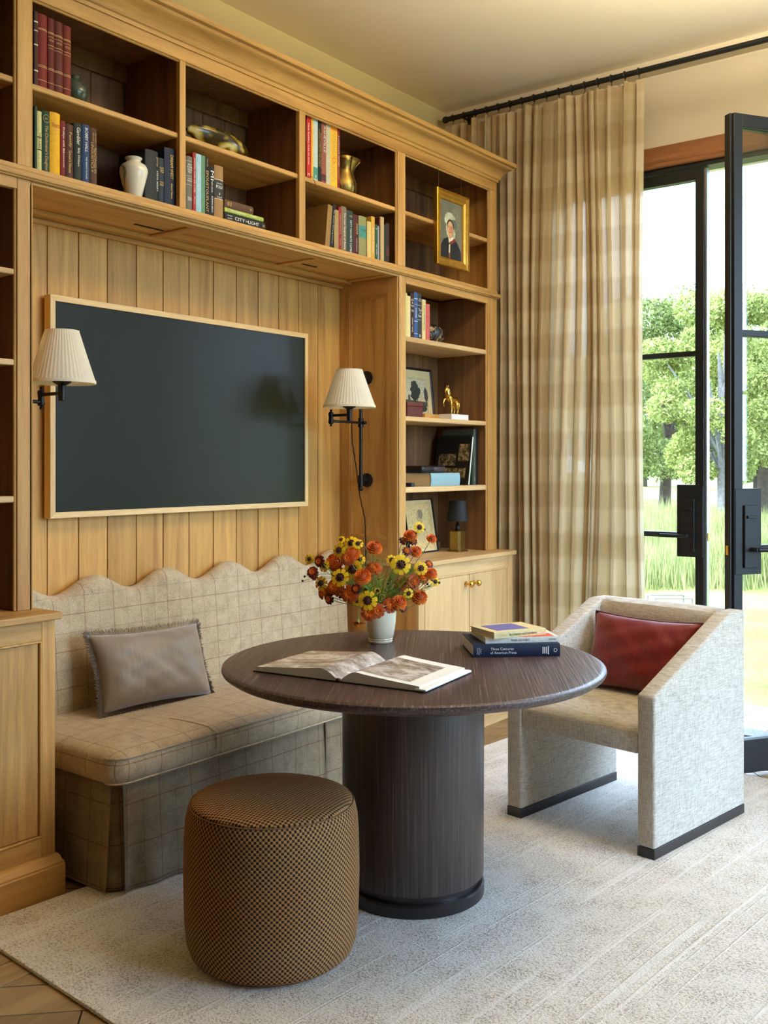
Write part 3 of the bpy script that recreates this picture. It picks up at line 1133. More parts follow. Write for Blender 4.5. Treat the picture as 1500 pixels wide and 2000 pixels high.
def pouf():
    cx, cy, r, h = -1.922, 2.01, 0.240, 0.436
    P = thing('pouf', (cx, cy, ZR), 'drum shaped pouf in brown and gold checked weave', 'pouf')
    n = 96
    prof = [(0.185, 0.0), (0.205, 0.004), (0.222, 0.018), (0.232, 0.045), (0.238, 0.10), (0.241, 0.22), (0.239, 0.33), (0.236, 0.375), (0.230, 0.402), (0.222, 0.415)]
    me_v, me_f, uv = [], [], []
    m = MB()
    rings = []
    for rr, z in prof:
        rings.append([(cx + rr * math.cos(2 * PI * i / n), cy + rr * math.sin(2 * PI * i / n), ZR + z) for i in range(n)])
    m.loft(rings, True, False)
    me = m.mesh('side', 'all')
    u = me.uv_layers.new(name='UVMap')
    for p_ in me.polygons:
        angs = []
        for li in p_.loop_indices:
            c = me.vertices[me.loops[li].vertex_index].co
            angs.append((math.atan2(c.y - cy, c.x - cx), c.z))
        base = angs[0][0]
        for li, (a, z) in zip(p_.loop_indices, angs):
            while a - base > PI:
                a -= 2 * PI
            while a - base < -PI:
                a += 2 * PI
            u.data[li].uv = (a / (2 * PI) * 106 * 0.0142, z)
    link('side', me, pouf_mat(), P)
    topp = [(0.2225, 0.414), (0.218, 0.420), (0.20, 0.4265), (0.15, 0.433), (0.08, 0.436), (0.01, 0.4365)]
    m = MB()
    m.lathe([(a, z + ZR) for a, z in topp], (cx, cy, 0), n)
    me = m.mesh('top', 'all')
    uvl = me.uv_layers.new(name='UVMap')
    ca, sa = math.cos(0.6), math.sin(0.6)
    for l in me.loops:
        c = me.vertices[l.vertex_index].co
        uvl.data[l.index].uv = ((c.x * ca - c.y * sa), (c.x * sa + c.y * ca))
    link('top', me, bpy.data.materials['pouf_weave'], P)
    MB().tube([(cx + 0.2245 * math.cos(2 * PI * i / n), cy + 0.2245 * math.sin(2 * PI * i / n), ZR + 0.4135) for i in range(n + 1)], 0.0018, 6, False).build('seam', plain('pouf_seam', srgb(120, 80, 40), 0.9), P)
    MB().lathe([(0.17, 0.0), (0.18, 0.006)], (cx, cy, ZR), 48).build('foot', 'black_metal', P)


pouf()


# ------------------------------------------------------------------ armchair
def linen():
    t = NT('slub_linen')
    v1 = t.coord('Object', (30, 30, 420))
    v2 = t.coord('Object', (420, 420, 30))
    a = t.noise(v1, 1.0, 2, 0.6)
    b_ = t.noise(v2, 1.0, 2, 0.6)
    s = t.math('MULTIPLY', t.math('ADD', a, b_), 0.5)
    sp = t.noise(t.coord('Object', (90, 90, 260)), 1.0, 2, 0.7)
    c = t.ramp(s, [(0.36, srgb(156, 147, 131)), (0.5, srgb(197, 189, 175)), (0.64, srgb(216, 210, 199))])
    c = t.mix(t.ramp(sp, [(0.62, (0, 0, 0)), (0.72, (0.55, 0.55, 0.55))]), c, srgb(150, 132, 104))
    b = t.bsdf(**{'Roughness': 0.92, 'Specular IOR Level': 0.15, 'Sheen Weight': 0.2})
    t.l(c, b.inputs['Base Color'])
    t.bump(b, s, 0.5, 0.0015)
    return t.m


M['linen'] = linen()
M['chair_foot'] = plain('chair_foot', srgb(40, 38, 40), 0.3)
CH = thing('armchair', (-1.640, 3.289, ZR), 'white linen armchair with slab sides and dark plinth strips', 'armchair', rotz=math.radians(-8.0), local=True)
WH, PT, DP = 0.316, 0.068, 0.664          # half width, slab thickness, depth
side = [(0.0, 0.034), (DP, 0.034), (DP, 0.780), (0.55, 0.780), (0.0, 0.552)]
for s in (-1, 1):
    xa, xb_ = s * (WH - PT), s * WH
    m = MB()
    m.prism(side, lambda p, q, t: (t, p, q), min(xa, xb_), max(xa, xb_), 0.010, 3)
    m.build('side_slab', 'linen', CH, smooth=True)
    MB().box(xa + s * 0.001, xb_ - s * 0.001, 0.001, DP - 0.001, 0.0, 0.035, 0.001).build('plinth_strip', 'chair_foot', CH)
iw = WH - PT - 0.001
MB().box(-iw, iw, 0.004, 0.60, 0.345, 0.415, 0.006, 2).build('seat_rail', 'linen', CH, smooth=True)


def seat_cushion():
    m = MB()
    nx, ny = 20, 20
    rows = []
    for i in range(nx + 1):
        u = -1 + 2 * i / nx
        row = []
        for j in range(ny + 1):
            v = j / ny
            f = 0.030 * math.sqrt(max(0, 1 - max(0, (0.16 - v) / 0.16) ** 2)) * (1 - 0.35 * abs(u) ** 4) + 0.008 * math.sin(PI * v)
            row.append((u * iw, 0.006 + 0.54 * v, 0.416 + f))
        row = [(u * iw, 0.006, 0.414)] + row
        rows.append(row)
    m.loft(rows, False, False)
    m.build('seat_cushion', 'linen', CH, smooth='all')
    # back: raked pad with a rounded top
    rows = []
    for i in range(nx + 1):
        u = -1 + 2 * i / nx
        prof = [(0.50, 0.40), (0.515, 0.47), (0.522, 0.56), (0.530, 0.66), (0.533, 0.72), (0.538, 0.752), (0.552, 0.774), (0.575, 0.783), (0.63, 0.782), (0.650, 0.775), (0.656, 0.76), (0.656, 0.345), (0.50, 0.345)]
        d = 0.012 * (1 - abs(u) ** 4)
        rows.append([(u * iw, y - (d if y < 0.56 else 0), z + (0.003 * (1 - abs(u) ** 4) if z > 0.75 else 0)) for y, z in prof])
    b = MB()
    b.loft(rows)
    b.build('backrest', 'linen', CH, smooth=True)


seat_cushion()
ca, sa = math.cos(math.radians(-8)), math.sin(math.radians(-8))
lw = lambda x, y, z: (-1.640 + x * ca - y * sa, 3.289 + x * sa + y * ca, ZR + z)
cushion_thing('cushion', 'dark red satin cushion with piping on the white armchair', lw(0.006, 0.425, 0.598), (ca, sa, 0.0), (-sa * 0.34, ca * 0.34, 0.94), 0.47, 0.30, 0.13, 'red', 'red_dark', 'piping', 9)


# ------------------------------------------------------------------ ceiling bowl lamp (above the picture)
def bowl_lamp():
    lx, ly, lz = -1.0, 3.3, 3.02
    Lm = thing('ceiling_lamp', (lx, ly, lz), 'bronze bowl uplight hanging from the ceiling above the view', 'ceiling lamp')
    MB().lathe([(0.02, 0.0), (0.10, 0.006), (0.17, 0.04), (0.205, 0.09), (0.21, 0.11), (0.205, 0.11), (0.165, 0.05), (0.09, 0.014), (0.02, 0.008)], (lx, ly, lz), 40, caps=True).build('bowl', 'bronze', Lm, smooth=True)
    MB().lathe([(0.06, 3.472), (0.06, 3.455), (0.012, 3.445), (0.008, 3.43)], (lx, ly, 0), 24).build('canopy', 'bronze', Lm, smooth=True)
    MB().tube([(lx, ly, lz + 0.004), (lx, ly, 3.45)], 0.006, 8).build('stem', 'bronze', Lm, smooth=True)
    l = add_light('bowl_lamp_light', 'POINT', (lx + 0.03, ly, lz + 0.075), (0, 0, 0), 54.0, (1.0, 0.84, 0.58))
    l.data.shadow_soft_size = 0.03


bowl_lamp()

# ------------------------------------------------------------------ curtain and rod
def curtain_mat():
    t = NT('checked_gauze')
    uvn = t.n('ShaderNodeUVMap')
    sep = t.n('ShaderNodeSeparateXYZ')
    t.l(uvn.outputs[0], sep.inputs[0])
    wob = t.noise(t.coord('UV', (5, 1.5, 1)), 2.5, 3)

    def band(o, period, off):
        x = t.math('ADD', t.math('DIVIDE', o, period), t.math('MULTIPLY', wob, 0.22))
        f = t.math('FRACT', t.math('ADD', x, off))
        d = t.math('ABSOLUTE', t.math('SUBTRACT', f, 0.5))
        return t.ramp(d, [(0.21, (0, 0, 0)), (0.29, (1, 1, 1))])
    s = t.math('ADD', t.math('MULTIPLY', band(sep.outputs[0], 0.27, 0.1), 0.58), t.math('MULTIPLY', band(sep.outputs[1], 0.27, 0.0), 0.42))
    thr = t.noise(t.coord('UV', (320, 14, 1)), 1.0, 2, 0.7)
    thr2 = t.noise(t.coord('UV', (14, 320, 1)), 1.0, 2, 0.7)
    col = t.ramp(s, [(0.0, srgb(208, 188, 154)), (0.5, srgb(222, 205, 174)), (1.0, srgb(236, 223, 198))])
    col = t.mix(0.22, col, t.ramp(t.math('MULTIPLY', t.math('ADD', thr, thr2), 0.5), [(0.35, srgb(120, 92, 56)), (0.65, srgb(236, 220, 186))]), 'SOFT_LIGHT')
    d = t.n('ShaderNodeBsdfDiffuse')
    tr = t.n('ShaderNodeBsdfTranslucent')
    tp = t.n('ShaderNodeBsdfTransparent')
    t.l(col, d.inputs[0])
    t.l(col, tr.inputs[0])
    m1 = t.n('ShaderNodeMixShader')
    m1.inputs[0].default_value = 0.32
    t.l(d.outputs[0], m1.inputs[1])
    t.l(tr.outputs[0], m1.inputs[2])
    m2 = t.n('ShaderNodeMixShader')
    m2.inputs[0].default_value = 0.015
    t.l(m1.outputs[0], m2.inputs[1])
    t.l(tp.outputs[0], m2.inputs[2])
    t.l(m2.outputs[0], t.out.inputs[0])
    return t.m


CU = thing('curtain', (-2.68, 4.93, 0), 'floor length beige checked gauze curtain hanging from the black rod', 'curtain')
YR, ZROD = 4.93, 3.386


def curtain():
    x0, x1 = -3.262, -2.092
    n, nz = 420, 40
    r = random.Random(21)
    # irregular fold positions: phase advances unevenly
    ks = [r.uniform(0.7, 1.5) for _ in range(64)]
    ph, amps = [0.0], []
    nf = 20
    widths = [r.uniform(0.45, 1.7) for _ in range(nf)]
    tot = sum(widths)
    cuts = [0.0]
    for w_ in widths:
        cuts.append(cuts[-1] + w_ / tot)
    fa = [r.uniform(0.45, 1.15) for _ in range(nf)]
    off2 = [r.uniform(-0.012, 0.012) for _ in range(nf)]

    def shape(s, z):
        k = min(nf - 1, max(0, next(i for i in range(nf) if s <= cuts[i + 1] + 1e-9)))
        f = (s - cuts[k]) / (cuts[k + 1] - cuts[k])
        up = z / 3.3
        a = 0.064 * fa[k]
        w1 = math.sin(2 * PI * f)
        w2 = math.sin(2 * PI * f * 2 + k) * 0.35 + math.sin(2 * PI * f * 3 + 2 * k) * 0.18
        amp = a * (0.55 + 0.45 * (1 - up))
        y = amp * (w1 + w2 * (0.5 + 0.5 * up))
        # folds drift sideways on the way down
        drift = 0.030 * (1 - up) * math.sin(7 * s + 2.2 * up) + 0.012 * math.sin(15 * s + 5 * up)
        dx = drift + 0.020 * math.sin(4 * PI * f + 0.5) * (0.5 + 0.5 * up)
        return dx, y
    verts, faces, uvs = [], [], []
    for j in range(nz + 1):
        t = j / nz
        for i in range(n + 1):
            s = i / n
            z = 0.012 + (3.335 - 0.012) * t
            if j == nz:
                # scalloped heading between the hooks
                k = (s * 15) % 1
                z += 0.022 * abs(2 * k - 1) - 0.012
            dx, y = shape(s, z)
            xa = x0 + (x1 - x0) * s + dx
            taper = min(1.0, s / 0.04 + 0.4, (1 - s) / 0.03 + 0.35)
            verts.append((xa, YR + 0.0 + y * taper, z))
    me = bpy.data.meshes.new('cloth')
    for j in range(nz):
        for i in range(n):
            a = j * (n + 1) + i
            faces.append((a, a + 1, a + n + 2, a + n + 1))
    me.from_pydata(verts, [], faces)
    # arc length along the mid height as cloth coordinate
    arc = [0.0]
    for i in range(1, n + 1):
        a, b = Vector(verts[(nz // 2) * (n + 1) + i - 1]), Vector(verts[(nz // 2) * (n + 1) + i])
        arc.append(arc[-1] + (a - b).length)
    uv = me.uv_layers.new(name='UVMap')
    for l in me.loops:
        k = l.vertex_index
        uv.data[l.index].uv = (arc[k % (n + 1)], verts[k][2])
    me.polygons.foreach_set('use_smooth', [True] * len(me.polygons))
    link('cloth', me, curtain_mat(), CU)
    for k in range(16):
        x = x0 + 0.01 + (x1 - x0 - 0.02) * k / 15
        y = YR + shape(min(0.999, max(0.001, k / 15)), 3.33)[1]
        g = MB()
        g.tube([(x, YR + 0.0185 * math.cos(2 * PI * i / 16), ZROD + 0.0185 * math.sin(2 * PI * i / 16)) for i in range(17)], 0.0028, 6, False)
        g.build('ring', 'black_metal', CU, smooth=True)
        MB().tube([(x, YR, ZROD - 0.0185), (x + 0.006, YR - 0.004, ZROD - 0.033), (x + 0.002, YR - 0.006, ZROD - 0.046), (x - 0.006, YR - 0.004, ZROD - 0.044)], 0.002, 6).build('hook', 'black_metal', CU, smooth=True)


curtain()
RD = thing('curtain_rod', (-3.3, YR, ZROD), 'long black metal curtain rod close under the ceiling', 'curtain rod')
MB().tube([(-3.30, YR, ZROD), (2.4, YR, ZROD)], 0.0145, 16).build('pole', 'black_metal', RD, smooth=True)
MB().lathe([(0.015, -3.318), (0.019, -3.312), (0.019, -3.295), (0.015, -3.29)], (0, YR, ZROD), 20, 'x').build('end_cap', 'black_metal', RD, smooth=True)
for x in (-3.20, -0.95, 1.9):
    b = MB()
    b.tube([(x, YR, ZROD), (x, YW, ZROD)], 0.007, 8)
    b.box(x - 0.02, x + 0.02, YW - 0.006, YW, ZROD - 0.04, ZROD + 0.04, 0.002)
    b.build('bracket', 'black_metal', RD)

# ------------------------------------------------------------------ steel garden doors
structure(bx('trim_1', 'trim_wood', None, DX0 - 0.06, DX1 + 0.06, YW - 0.022, YW + 0.02, 2.918, 3.006, 0.003))
structure(bx('trim_2', 'trim_wood', None, DX0 - 0.06, DX1 + 0.06, YW - 0.03, YW + 0.02, 2.893, 2.918, 0.004))
structure(bx('trim_3', 'trim_wood', None, DX0 - 0.06, DX0, YW - 0.022, YW + 0.02, 0.0, 2.893, 0.003))
structure(bx('trim_4', 'trim_wood', None, DX1, DX1 + 0.06, YW - 0.022, YW + 0.02, 0.0, 2.893, 0.003))
fr = MB()
fr.box(DX0, DX1, YW - 0.01, YW + 0.09, 2.868, 2.893, 0.002)
fr.box(DX0, DX0 + 0.045, YW - 0.01, YW + 0.09, 0.0, 2.868, 0.002)
fr.box(DX1 - 0.045, DX1, YW - 0.01, YW + 0.09, 0.0, 2.868, 0.002)
fr.box(DX0, DX1, YW - 0.02, YW + 0.12, -0.004, 0.014, 0.002)
dframe = structure(fr.build('door_frame', 'black_metal'))
LW, LT = 0.845, 0.05


def leaf(name, label, hinge_x, sx, rot, strip):
    """door leaf in its own frame: hinge at the origin, leaf runs along local x * sx"""
    Lf = bpy.data.objects.new(name, None)
    COL.objects.link(Lf)
    Lf.location = (hinge_x, YW, 0.0)
    Lf.rotation_euler = (0, 0, rot)
    tag(Lf, label, 'door', None, 'structure')

    def b(nm, a0, a1, y0, y1, z0, z1, m='black_metal', bev=0.0015, par=Lf):
        return MB().box(min(sx * a0, sx * a1), max(sx * a0, sx * a1), y0, y1, z0, z1, bev).build(nm, m, par)
    st, zt = 0.045, 2.862
    b('stile', 0.0, st, 0, LT, 0.018, zt)
    b('stile', LW - st, LW, 0, LT, 0.018, zt)
    b('rail', st, LW - st, 0, LT, zt - 0.055, zt)
    b('rail', st, LW - st, 0, LT, 0.018, 0.16)
    for z in (1.905, 0.972):
        b('glazing_bar', st, LW - st, 0.004, LT - 0.004, z, z + 0.027)
    for z0, z1 in ((0.16, 0.972), (0.999, 1.905), (1.932, zt - 0.055)):
        b('pane', st, LW - st, 0.022, 0.028, z0, z1, 'glass', 0)
    p = b('lock_plate', LW - 0.140, LW - 0.004, -0.003, LT + 0.003, 0.876, 1.246)
    b('escutcheon', LW - 0.115, LW - 0.045, -0.014, -0.002, 0.905, 1.175, par=p)
    h = MB()
    h.tube([(sx * (LW - 0.08), -0.010, 0.985), (sx * (LW - 0.08), -0.058, 0.985)], 0.009, 12)
    h.tube([(sx * (LW - 0.08), -0.055, 0.985), (sx * (LW - 0.21), -0.058, 0.985)], 0.0095, 12)
    h.build('lever', 'black_metal', p, smooth=True)
    b('thumb_turn', LW - 0.10, LW - 0.055, -0.024, -0.012, 1.118, 1.130, par=p)
    s = b('edge_strip', LW, LW + 0.012, 0.012, LT - 0.002, 0.018, zt, strip, 0.001)
    b('latch', LW + 0.010, LW + 0.015, 0.02, 0.036, 0.96, 1.0, 'brass', 0, s)
    return Lf


leaf('door_1', 'closed black steel glazed door leaf beside the curtain', DX0 + 0.05, 1, 0.0, 'edge_metal')
leaf('door_2', 'black steel glazed door leaf standing open into the room', DX1 - 0.05, -1, math.radians(57), 'black_metal')


# glazed openings outside the picture that let the daylight in
def window(name, pts, horizontal):
    o = MB()
    a0, a1, z0, z1, nb = pts
    f = (lambda a, b, c, d, y0, y1: o.box(a, b, YW + y0, YW + y1, c, d, 0.002)) if horizontal else (lambda a, b, c, d, y0, y1: o.box(XR + y0, XR + y1, a, b, c, d, 0.002))
    f(a0, a1, z1 - 0.05, z1, 0.05, 0.11)
    f(a0, a1, z0, z0 + 0.07, 0.05, 0.11)
    for k in range(nb + 1):
        a = a0 + (a1 - a0 - 0.05) * k / nb
        f(a, a + 0.05, z0, z1, 0.05, 0.11)
    for z in (0.985, 1.918):
        f(a0, a1, z - 0.013, z + 0.013, 0.055, 0.105)
    w_ = structure(o.build(name, 'black_metal'))
    for k in range(nb):
        g = MB()
        a = a0 + (a1 - a0) * k / nb
        if horizontal:
            g.box(a + 0.03, a + (a1 - a0) / nb - 0.01, YW + 0.078, YW + 0.084, z0 + 0.07, z1 - 0.05)
        else:
            g.box(XR + 0.078, XR + 0.084, a + 0.03, a + (a1 - a0) / nb - 0.01, z0 + 0.07, z1 - 0.05)
        g.build('pane', 'glass', w_)


window('window_1', (GX0, GX1, 0.0, 3.3, 4), True)
window('window_2', (SY0, SY1, 0.02, 3.3, 3), False)

# ------------------------------------------------------------------ garden
def ground_mat():
    t = NT('lawn')
    v = t.coord('Object')
    n = t.math('ADD', t.math('MULTIPLY', t.noise(v, 0.6, 4), 0.6), t.math('MULTIPLY', t.noise(v, 25, 3, 0.7), 0.4))
    b = t.bsdf(**{'Roughness': 0.95, 'Specular IOR Level': 0.1})
    t.l(t.ramp(n, [(0.36, srgb(84, 98, 42)), (0.5, srgb(116, 120, 62)), (0.64, srgb(148, 132, 88))]), b.inputs['Base Color'])
    t.bump(b, n, 0.6, 0.03)
    return t.m


structure(MB().box(-110, 90, -70, 170, -0.6, -0.125).build('lawn', ground_mat()))
M['stone'] = plain('stone', srgb(170, 166, 156), 0.8, noise=0.08, nscale=12)
terrace = structure(bx('terrace', 'joint', None, -9, 10, YW + 0.2, YW + 0.92, -0.3, -0.075, 0))
for k in range(16):
    bx('paving_slab', 'stone', terrace, -4.8 + 0.6 * k + 0.004, -4.2 + 0.6 * k - 0.004, YW + 0.2, YW + 0.92, -0.075, -0.055 + random.random() * 0.002, 0.003)


def leaf_mat(name, a, b_, tr=0.35):
    t = NT(name)
    oi = t.n('ShaderNodeNewGeometry')
    n = t.noise(t.coord('Object'), 1.1, 3)
    f = t.math('ADD', t.math('MULTIPLY', oi.outputs['Random Per Island'], 0.6), t.math('MULTIPLY', n, 0.4))
    c = t.ramp(f, [(0.2, a), (0.75, b_)])
    d = t.n('ShaderNodeBsdfDiffuse')
    x = t.n('ShaderNodeBsdfTranslucent')
    t.l(c, d.inputs[0])
    t.l(c, x.inputs[0])
    m = t.n('ShaderNodeMixShader')
    m.inputs[0].default_value = tr
    t.l(d.outputs[0], m.inputs[1])
    t.l(x.outputs[0], m.inputs[2])
    t.l(m.outputs[0], t.out.inputs[0])
    return t.m


M['leaf_a'] = leaf_mat('leaf_light', srgb(92, 104, 50), srgb(178, 182, 110))
M['leaf_b'] = leaf_mat('leaf_mid', srgb(72, 86, 44), srgb(152, 162, 98))
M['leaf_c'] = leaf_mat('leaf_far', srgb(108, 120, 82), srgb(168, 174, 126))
M['bark'] = plain('bark', srgb(64, 54, 44), 0.95, noise=0.35, nscale=9, bump=0.8)
M['bark_pale'] = plain('bark_pale', srgb(104, 100, 92), 0.95, noise=0.3, nscale=14, bump=0.5)


def leaves_mesh(name, centers, size, seed, droop=0.0):
    rs = np.random.RandomState(seed)
    c = np.asarray(centers, dtype=np.float64)
    n = len(c)
    d = rs.normal(size=(n, 3))
    d /= np.linalg.norm(d, axis=1)[:, None]
    e = rs.normal(size=(n, 3))
    e -= (e * d).sum(1)[:, None] * d
    e /= np.linalg.norm(e, axis=1)[:, None]
    s = (size * rs.uniform(0.6, 1.3, n))[:, None]
    v = np.empty((n, 4, 3))
    v[:, 0] = c - d * s
    v[:, 1] = c + e * s * 0.5
    v[:, 2] = c + d * s
    v[:, 3] = c - e * s * 0.5
    me = bpy.data.meshes.new(name)
    me.vertices.add(n * 4)
    me.vertices.foreach_set('co', v.reshape(-1))
    me.loops.add(n * 4)
    me.loops.foreach_set('vertex_index', np.arange(n * 4, dtype=np.int32))
    me.polygons.add(n)
    me.polygons.foreach_set('loop_start', np.arange(0, n * 4, 4, dtype=np.int32))
    me.update(calc_edges=True)
    return me


def tree(name, label, x, y, h, spread, crown_base, seed, leaf, bark, nleaf, trunk_r=0.18, lean=0.0, size=0.11, group='trees beyond the meadow'):
    r = random.Random(seed)
    rs = np.random.RandomState(seed)
    T_ = thing(name, (x, y, -0.1), label, 'tree', group)
    m = MB()
    top = Vector((x + lean, y, h * 0.72))
    pts = [Vector((x, y, -0.15)), Vector((x + lean * 0.2, y, h * 0.18)), Vector((x + lean * 0.55, y + 0.1, h * 0.42)), top]
    m.tube(pts, [trunk_r * 1.25, trunk_r, trunk_r * 0.7, trunk_r * 0.2], 10)
    clumps = []
    for k in range(34):
        a = r.uniform(0, 2 * PI)
        f = r.random()
        z = crown_base + (h - crown_base) * (0.08 + 0.84 * f)
        w_ = spread * (0.35 + 0.75 * math.sin(PI * (0.12 + 0.80 * f)))
        rad = w_ * math.sqrt(r.uniform(0.1, 1))
        c = Vector((x + lean * f + rad * math.cos(a), y + rad * math.sin(a), z))
        clumps.append((c, r.uniform(0.55, 1.0) * spread * 0.42))
        if k < 12:
            zs = crown_base * 0.8 + (h * 0.55 - crown_base * 0.8) * r.random()
            b0 = Vector((x + lean * zs / h, y, zs))
            m.tube([b0, b0.lerp(c, 0.5) + Vector((0, 0, 0.15)), c], [trunk_r * 0.42, trunk_r * 0.25, trunk_r * 0.08], 6)
    m.build('trunk', bark, T_, smooth=True)
    cs = []
    wt = np.array([c[1] ** 2 for c in clumps])
    wt /= wt.sum()
    for (c, rr), k in zip(clumps, rs.multinomial(nleaf, wt)):
        d = rs.normal(size=(k, 3))
        d /= np.linalg.norm(d, axis=1)[:, None]
        q = d * (rr * rs.uniform(0.35, 1.0, (k, 1)) ** 0.5)
        q[:, 2] *= 0.8
        cs.append(q + np.array(c))
    o = link('foliage', leaves_mesh('foliage', np.concatenate(cs), size, seed), leaf, T_)
    o['kind'] = 'stuff'
    return T_


def gpos(u, dist):
    d = FWD + RGT * ((u - 750.0) / 1958.0)
    return d.x * dist, d.y * dist


x, y = gpos(1298, 34)
tree('dark_trunk_tree', 'broad green tree with a dark forked trunk seen through the closed door', x, y, 6.9, 2.7, 0.9, 3, 'leaf_b', 'bark', 42000, 0.17, 0.3, 0.065)
x, y = gpos(1416, 24)
tree('pale_trunk_tree', 'bright green tree with a pale grey trunk seen between the doors', x, y, 5.6, 1.6, 0.75, 8, 'leaf_a', 'bark_pale', 34000, 0.15, -0.15, 0.05)
x, y = gpos(1490, 30)
tree('garden_tree', 'full light green tree seen through the open door leaf', x, y, 6.9, 2.2, 0.8, 12, 'leaf_a', 'bark', 34000, 0.16, 0.1, 0.06)
x, y = gpos(1215, 40)
tree('garden_tree', 'tree half hidden behind the curtain edge', x, y, 7.2, 2.6, 1.0, 15, 'leaf_b', 'bark', 20000, 0.17, 0.1, 0.09)
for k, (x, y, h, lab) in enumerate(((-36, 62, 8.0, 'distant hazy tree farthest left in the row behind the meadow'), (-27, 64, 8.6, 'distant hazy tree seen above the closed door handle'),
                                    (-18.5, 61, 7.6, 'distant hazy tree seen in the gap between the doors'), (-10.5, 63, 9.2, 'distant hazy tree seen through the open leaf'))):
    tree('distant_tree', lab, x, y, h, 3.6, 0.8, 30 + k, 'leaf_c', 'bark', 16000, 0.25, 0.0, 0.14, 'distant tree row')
for k, (x, y, h) in enumerate(((-2.0, 22, 10), (5.0, 20, 11), (12.0, 19, 10.5), (19.5, 20, 11.5))):
    tree('lawn_tree', ['first', 'second', 'third', 'fourth'][k] + ' lawn tree right of the open door, mirrored dimly in the television', x, y, h, 2.7, 0.5, 50 + k, 'leaf_b', 'bark', 9000, 0.2, 0.0, 0.22, 'trees on the lawn to the right')


def meadow():
    rs = np.random.RandomState(5)
    n = 60000
    u = rs.uniform(1000, 1800, n)
    dd = rs.uniform(12.5, 24.0, n) - rs.rand(n) * 1.0
    k = (u - 750) / 1958.0
    x = (FWD.x + RGT.x * k) * dd
    y = (FWD.y + RGT.y * k) * dd
    h = rs.uniform(0.12, 0.62, n) * (0.7 + 0.5 * np.sin(x * 1.3) * np.cos(y * 0.9))
    h = np.abs(h) + 0.1
    a = rs.uniform(0, 2 * PI, n)
    wd = 0.005 + 0.009 * rs.rand(n)
    lx, ly = rs.normal(0, 0.12, n) * h, rs.normal(0, 0.12, n) * h
    v = np.empty((n, 3, 3))
    v[:, 0] = np.stack([x - wd * np.cos(a), y - wd * np.sin(a), np.full(n, -0.12)], 1)
    v[:, 1] = np.stack([x + wd * np.cos(a), y + wd * np.sin(a), np.full(n, -0.12)], 1)
    v[:, 2] = np.stack([x + lx, y + ly, h - 0.1], 1)
    me = bpy.data.meshes.new('meadow')
    me.vertices.add(n * 3)
    me.vertices.foreach_set('co', v.reshape(-1))
    me.loops.add(n * 3)
    me.loops.foreach_set('vertex_index', np.arange(n * 3, dtype=np.int32))
    me.polygons.add(n)
    me.polygons.foreach_set('loop_start', np.arange(0, n * 3, 3, dtype=np.int32))
    me.update(calc_edges=True)
    o = link('meadow_grass', me, leaf_mat('meadow_blades', srgb(92, 104, 52), srgb(170, 168, 112), 0.4))
    tag(o, 'tall pale meadow grass growing beyond the mown lawn', 'grass', None, 'stuff')


meadow()
# low metal frame standing on the lawn
x, y = gpos(1308, 8.2)
GF = thing('garden_table', (x, y, -0.1), 'small low metal garden table frame on the lawn outside', 'table')
a = 0.148
z1, z0 = 0.27, -0.1
ux, uy = RGT.x, RGT.y
P = [Vector((x + sx * a * ux - sy * 0.12 * FWD.x, y + sx * a * uy - sy * 0.12 * FWD.y, 0)) for sx, sy in ((-1, 1), (1, 1), (1, -1), (-1, -1))]
M['garden_metal'] = plain('garden_metal', srgb(120, 118, 110), 0.5, 0.3)
for i in range(4):
    p, q = P[i], P[(i + 1) % 4]
    MB().tube([(p.x, p.y, z0), (p.x, p.y, z1)], 0.007, 6).build('leg', 'garden_metal', GF)
    MB().tube([(p.x, p.y, z1), (q.x, q.y, z1)], 0.007, 6).build('top_bar', 'garden_metal', GF)
    MB().tube([(p.x, p.y, z1 - 0.07), (q.x, q.y, z1 - 0.07)], 0.005, 6).build('brace', 'garden_metal', GF)

# ------------------------------------------------------------------ books
CLOTH = {}


def cloth(c, rough=0.6):
    k = (c, rough)
    if k not in CLOTH:
        CLOTH[k] = plain('book_cloth_%02x%02x%02x' % c, srgb(*c), rough, 0, 0.35, noise=0.10, nscale=90)
    return CLOTH[k]


INK = {'w': 'white_print', 'g': 'gold_print', 'k': 'dark_print'}
for k, c in (('y', (224, 190, 60)), ('r', (150, 40, 30)), ('o', (226, 110, 30)), ('t', (70, 140, 130)), ('s', (200, 160, 100)), ('m', (84, 24, 20))):
    M['ink_' + k] = plain('ink_' + k, srgb(*c), 0.6)
    INK[k] = 'ink_' + k


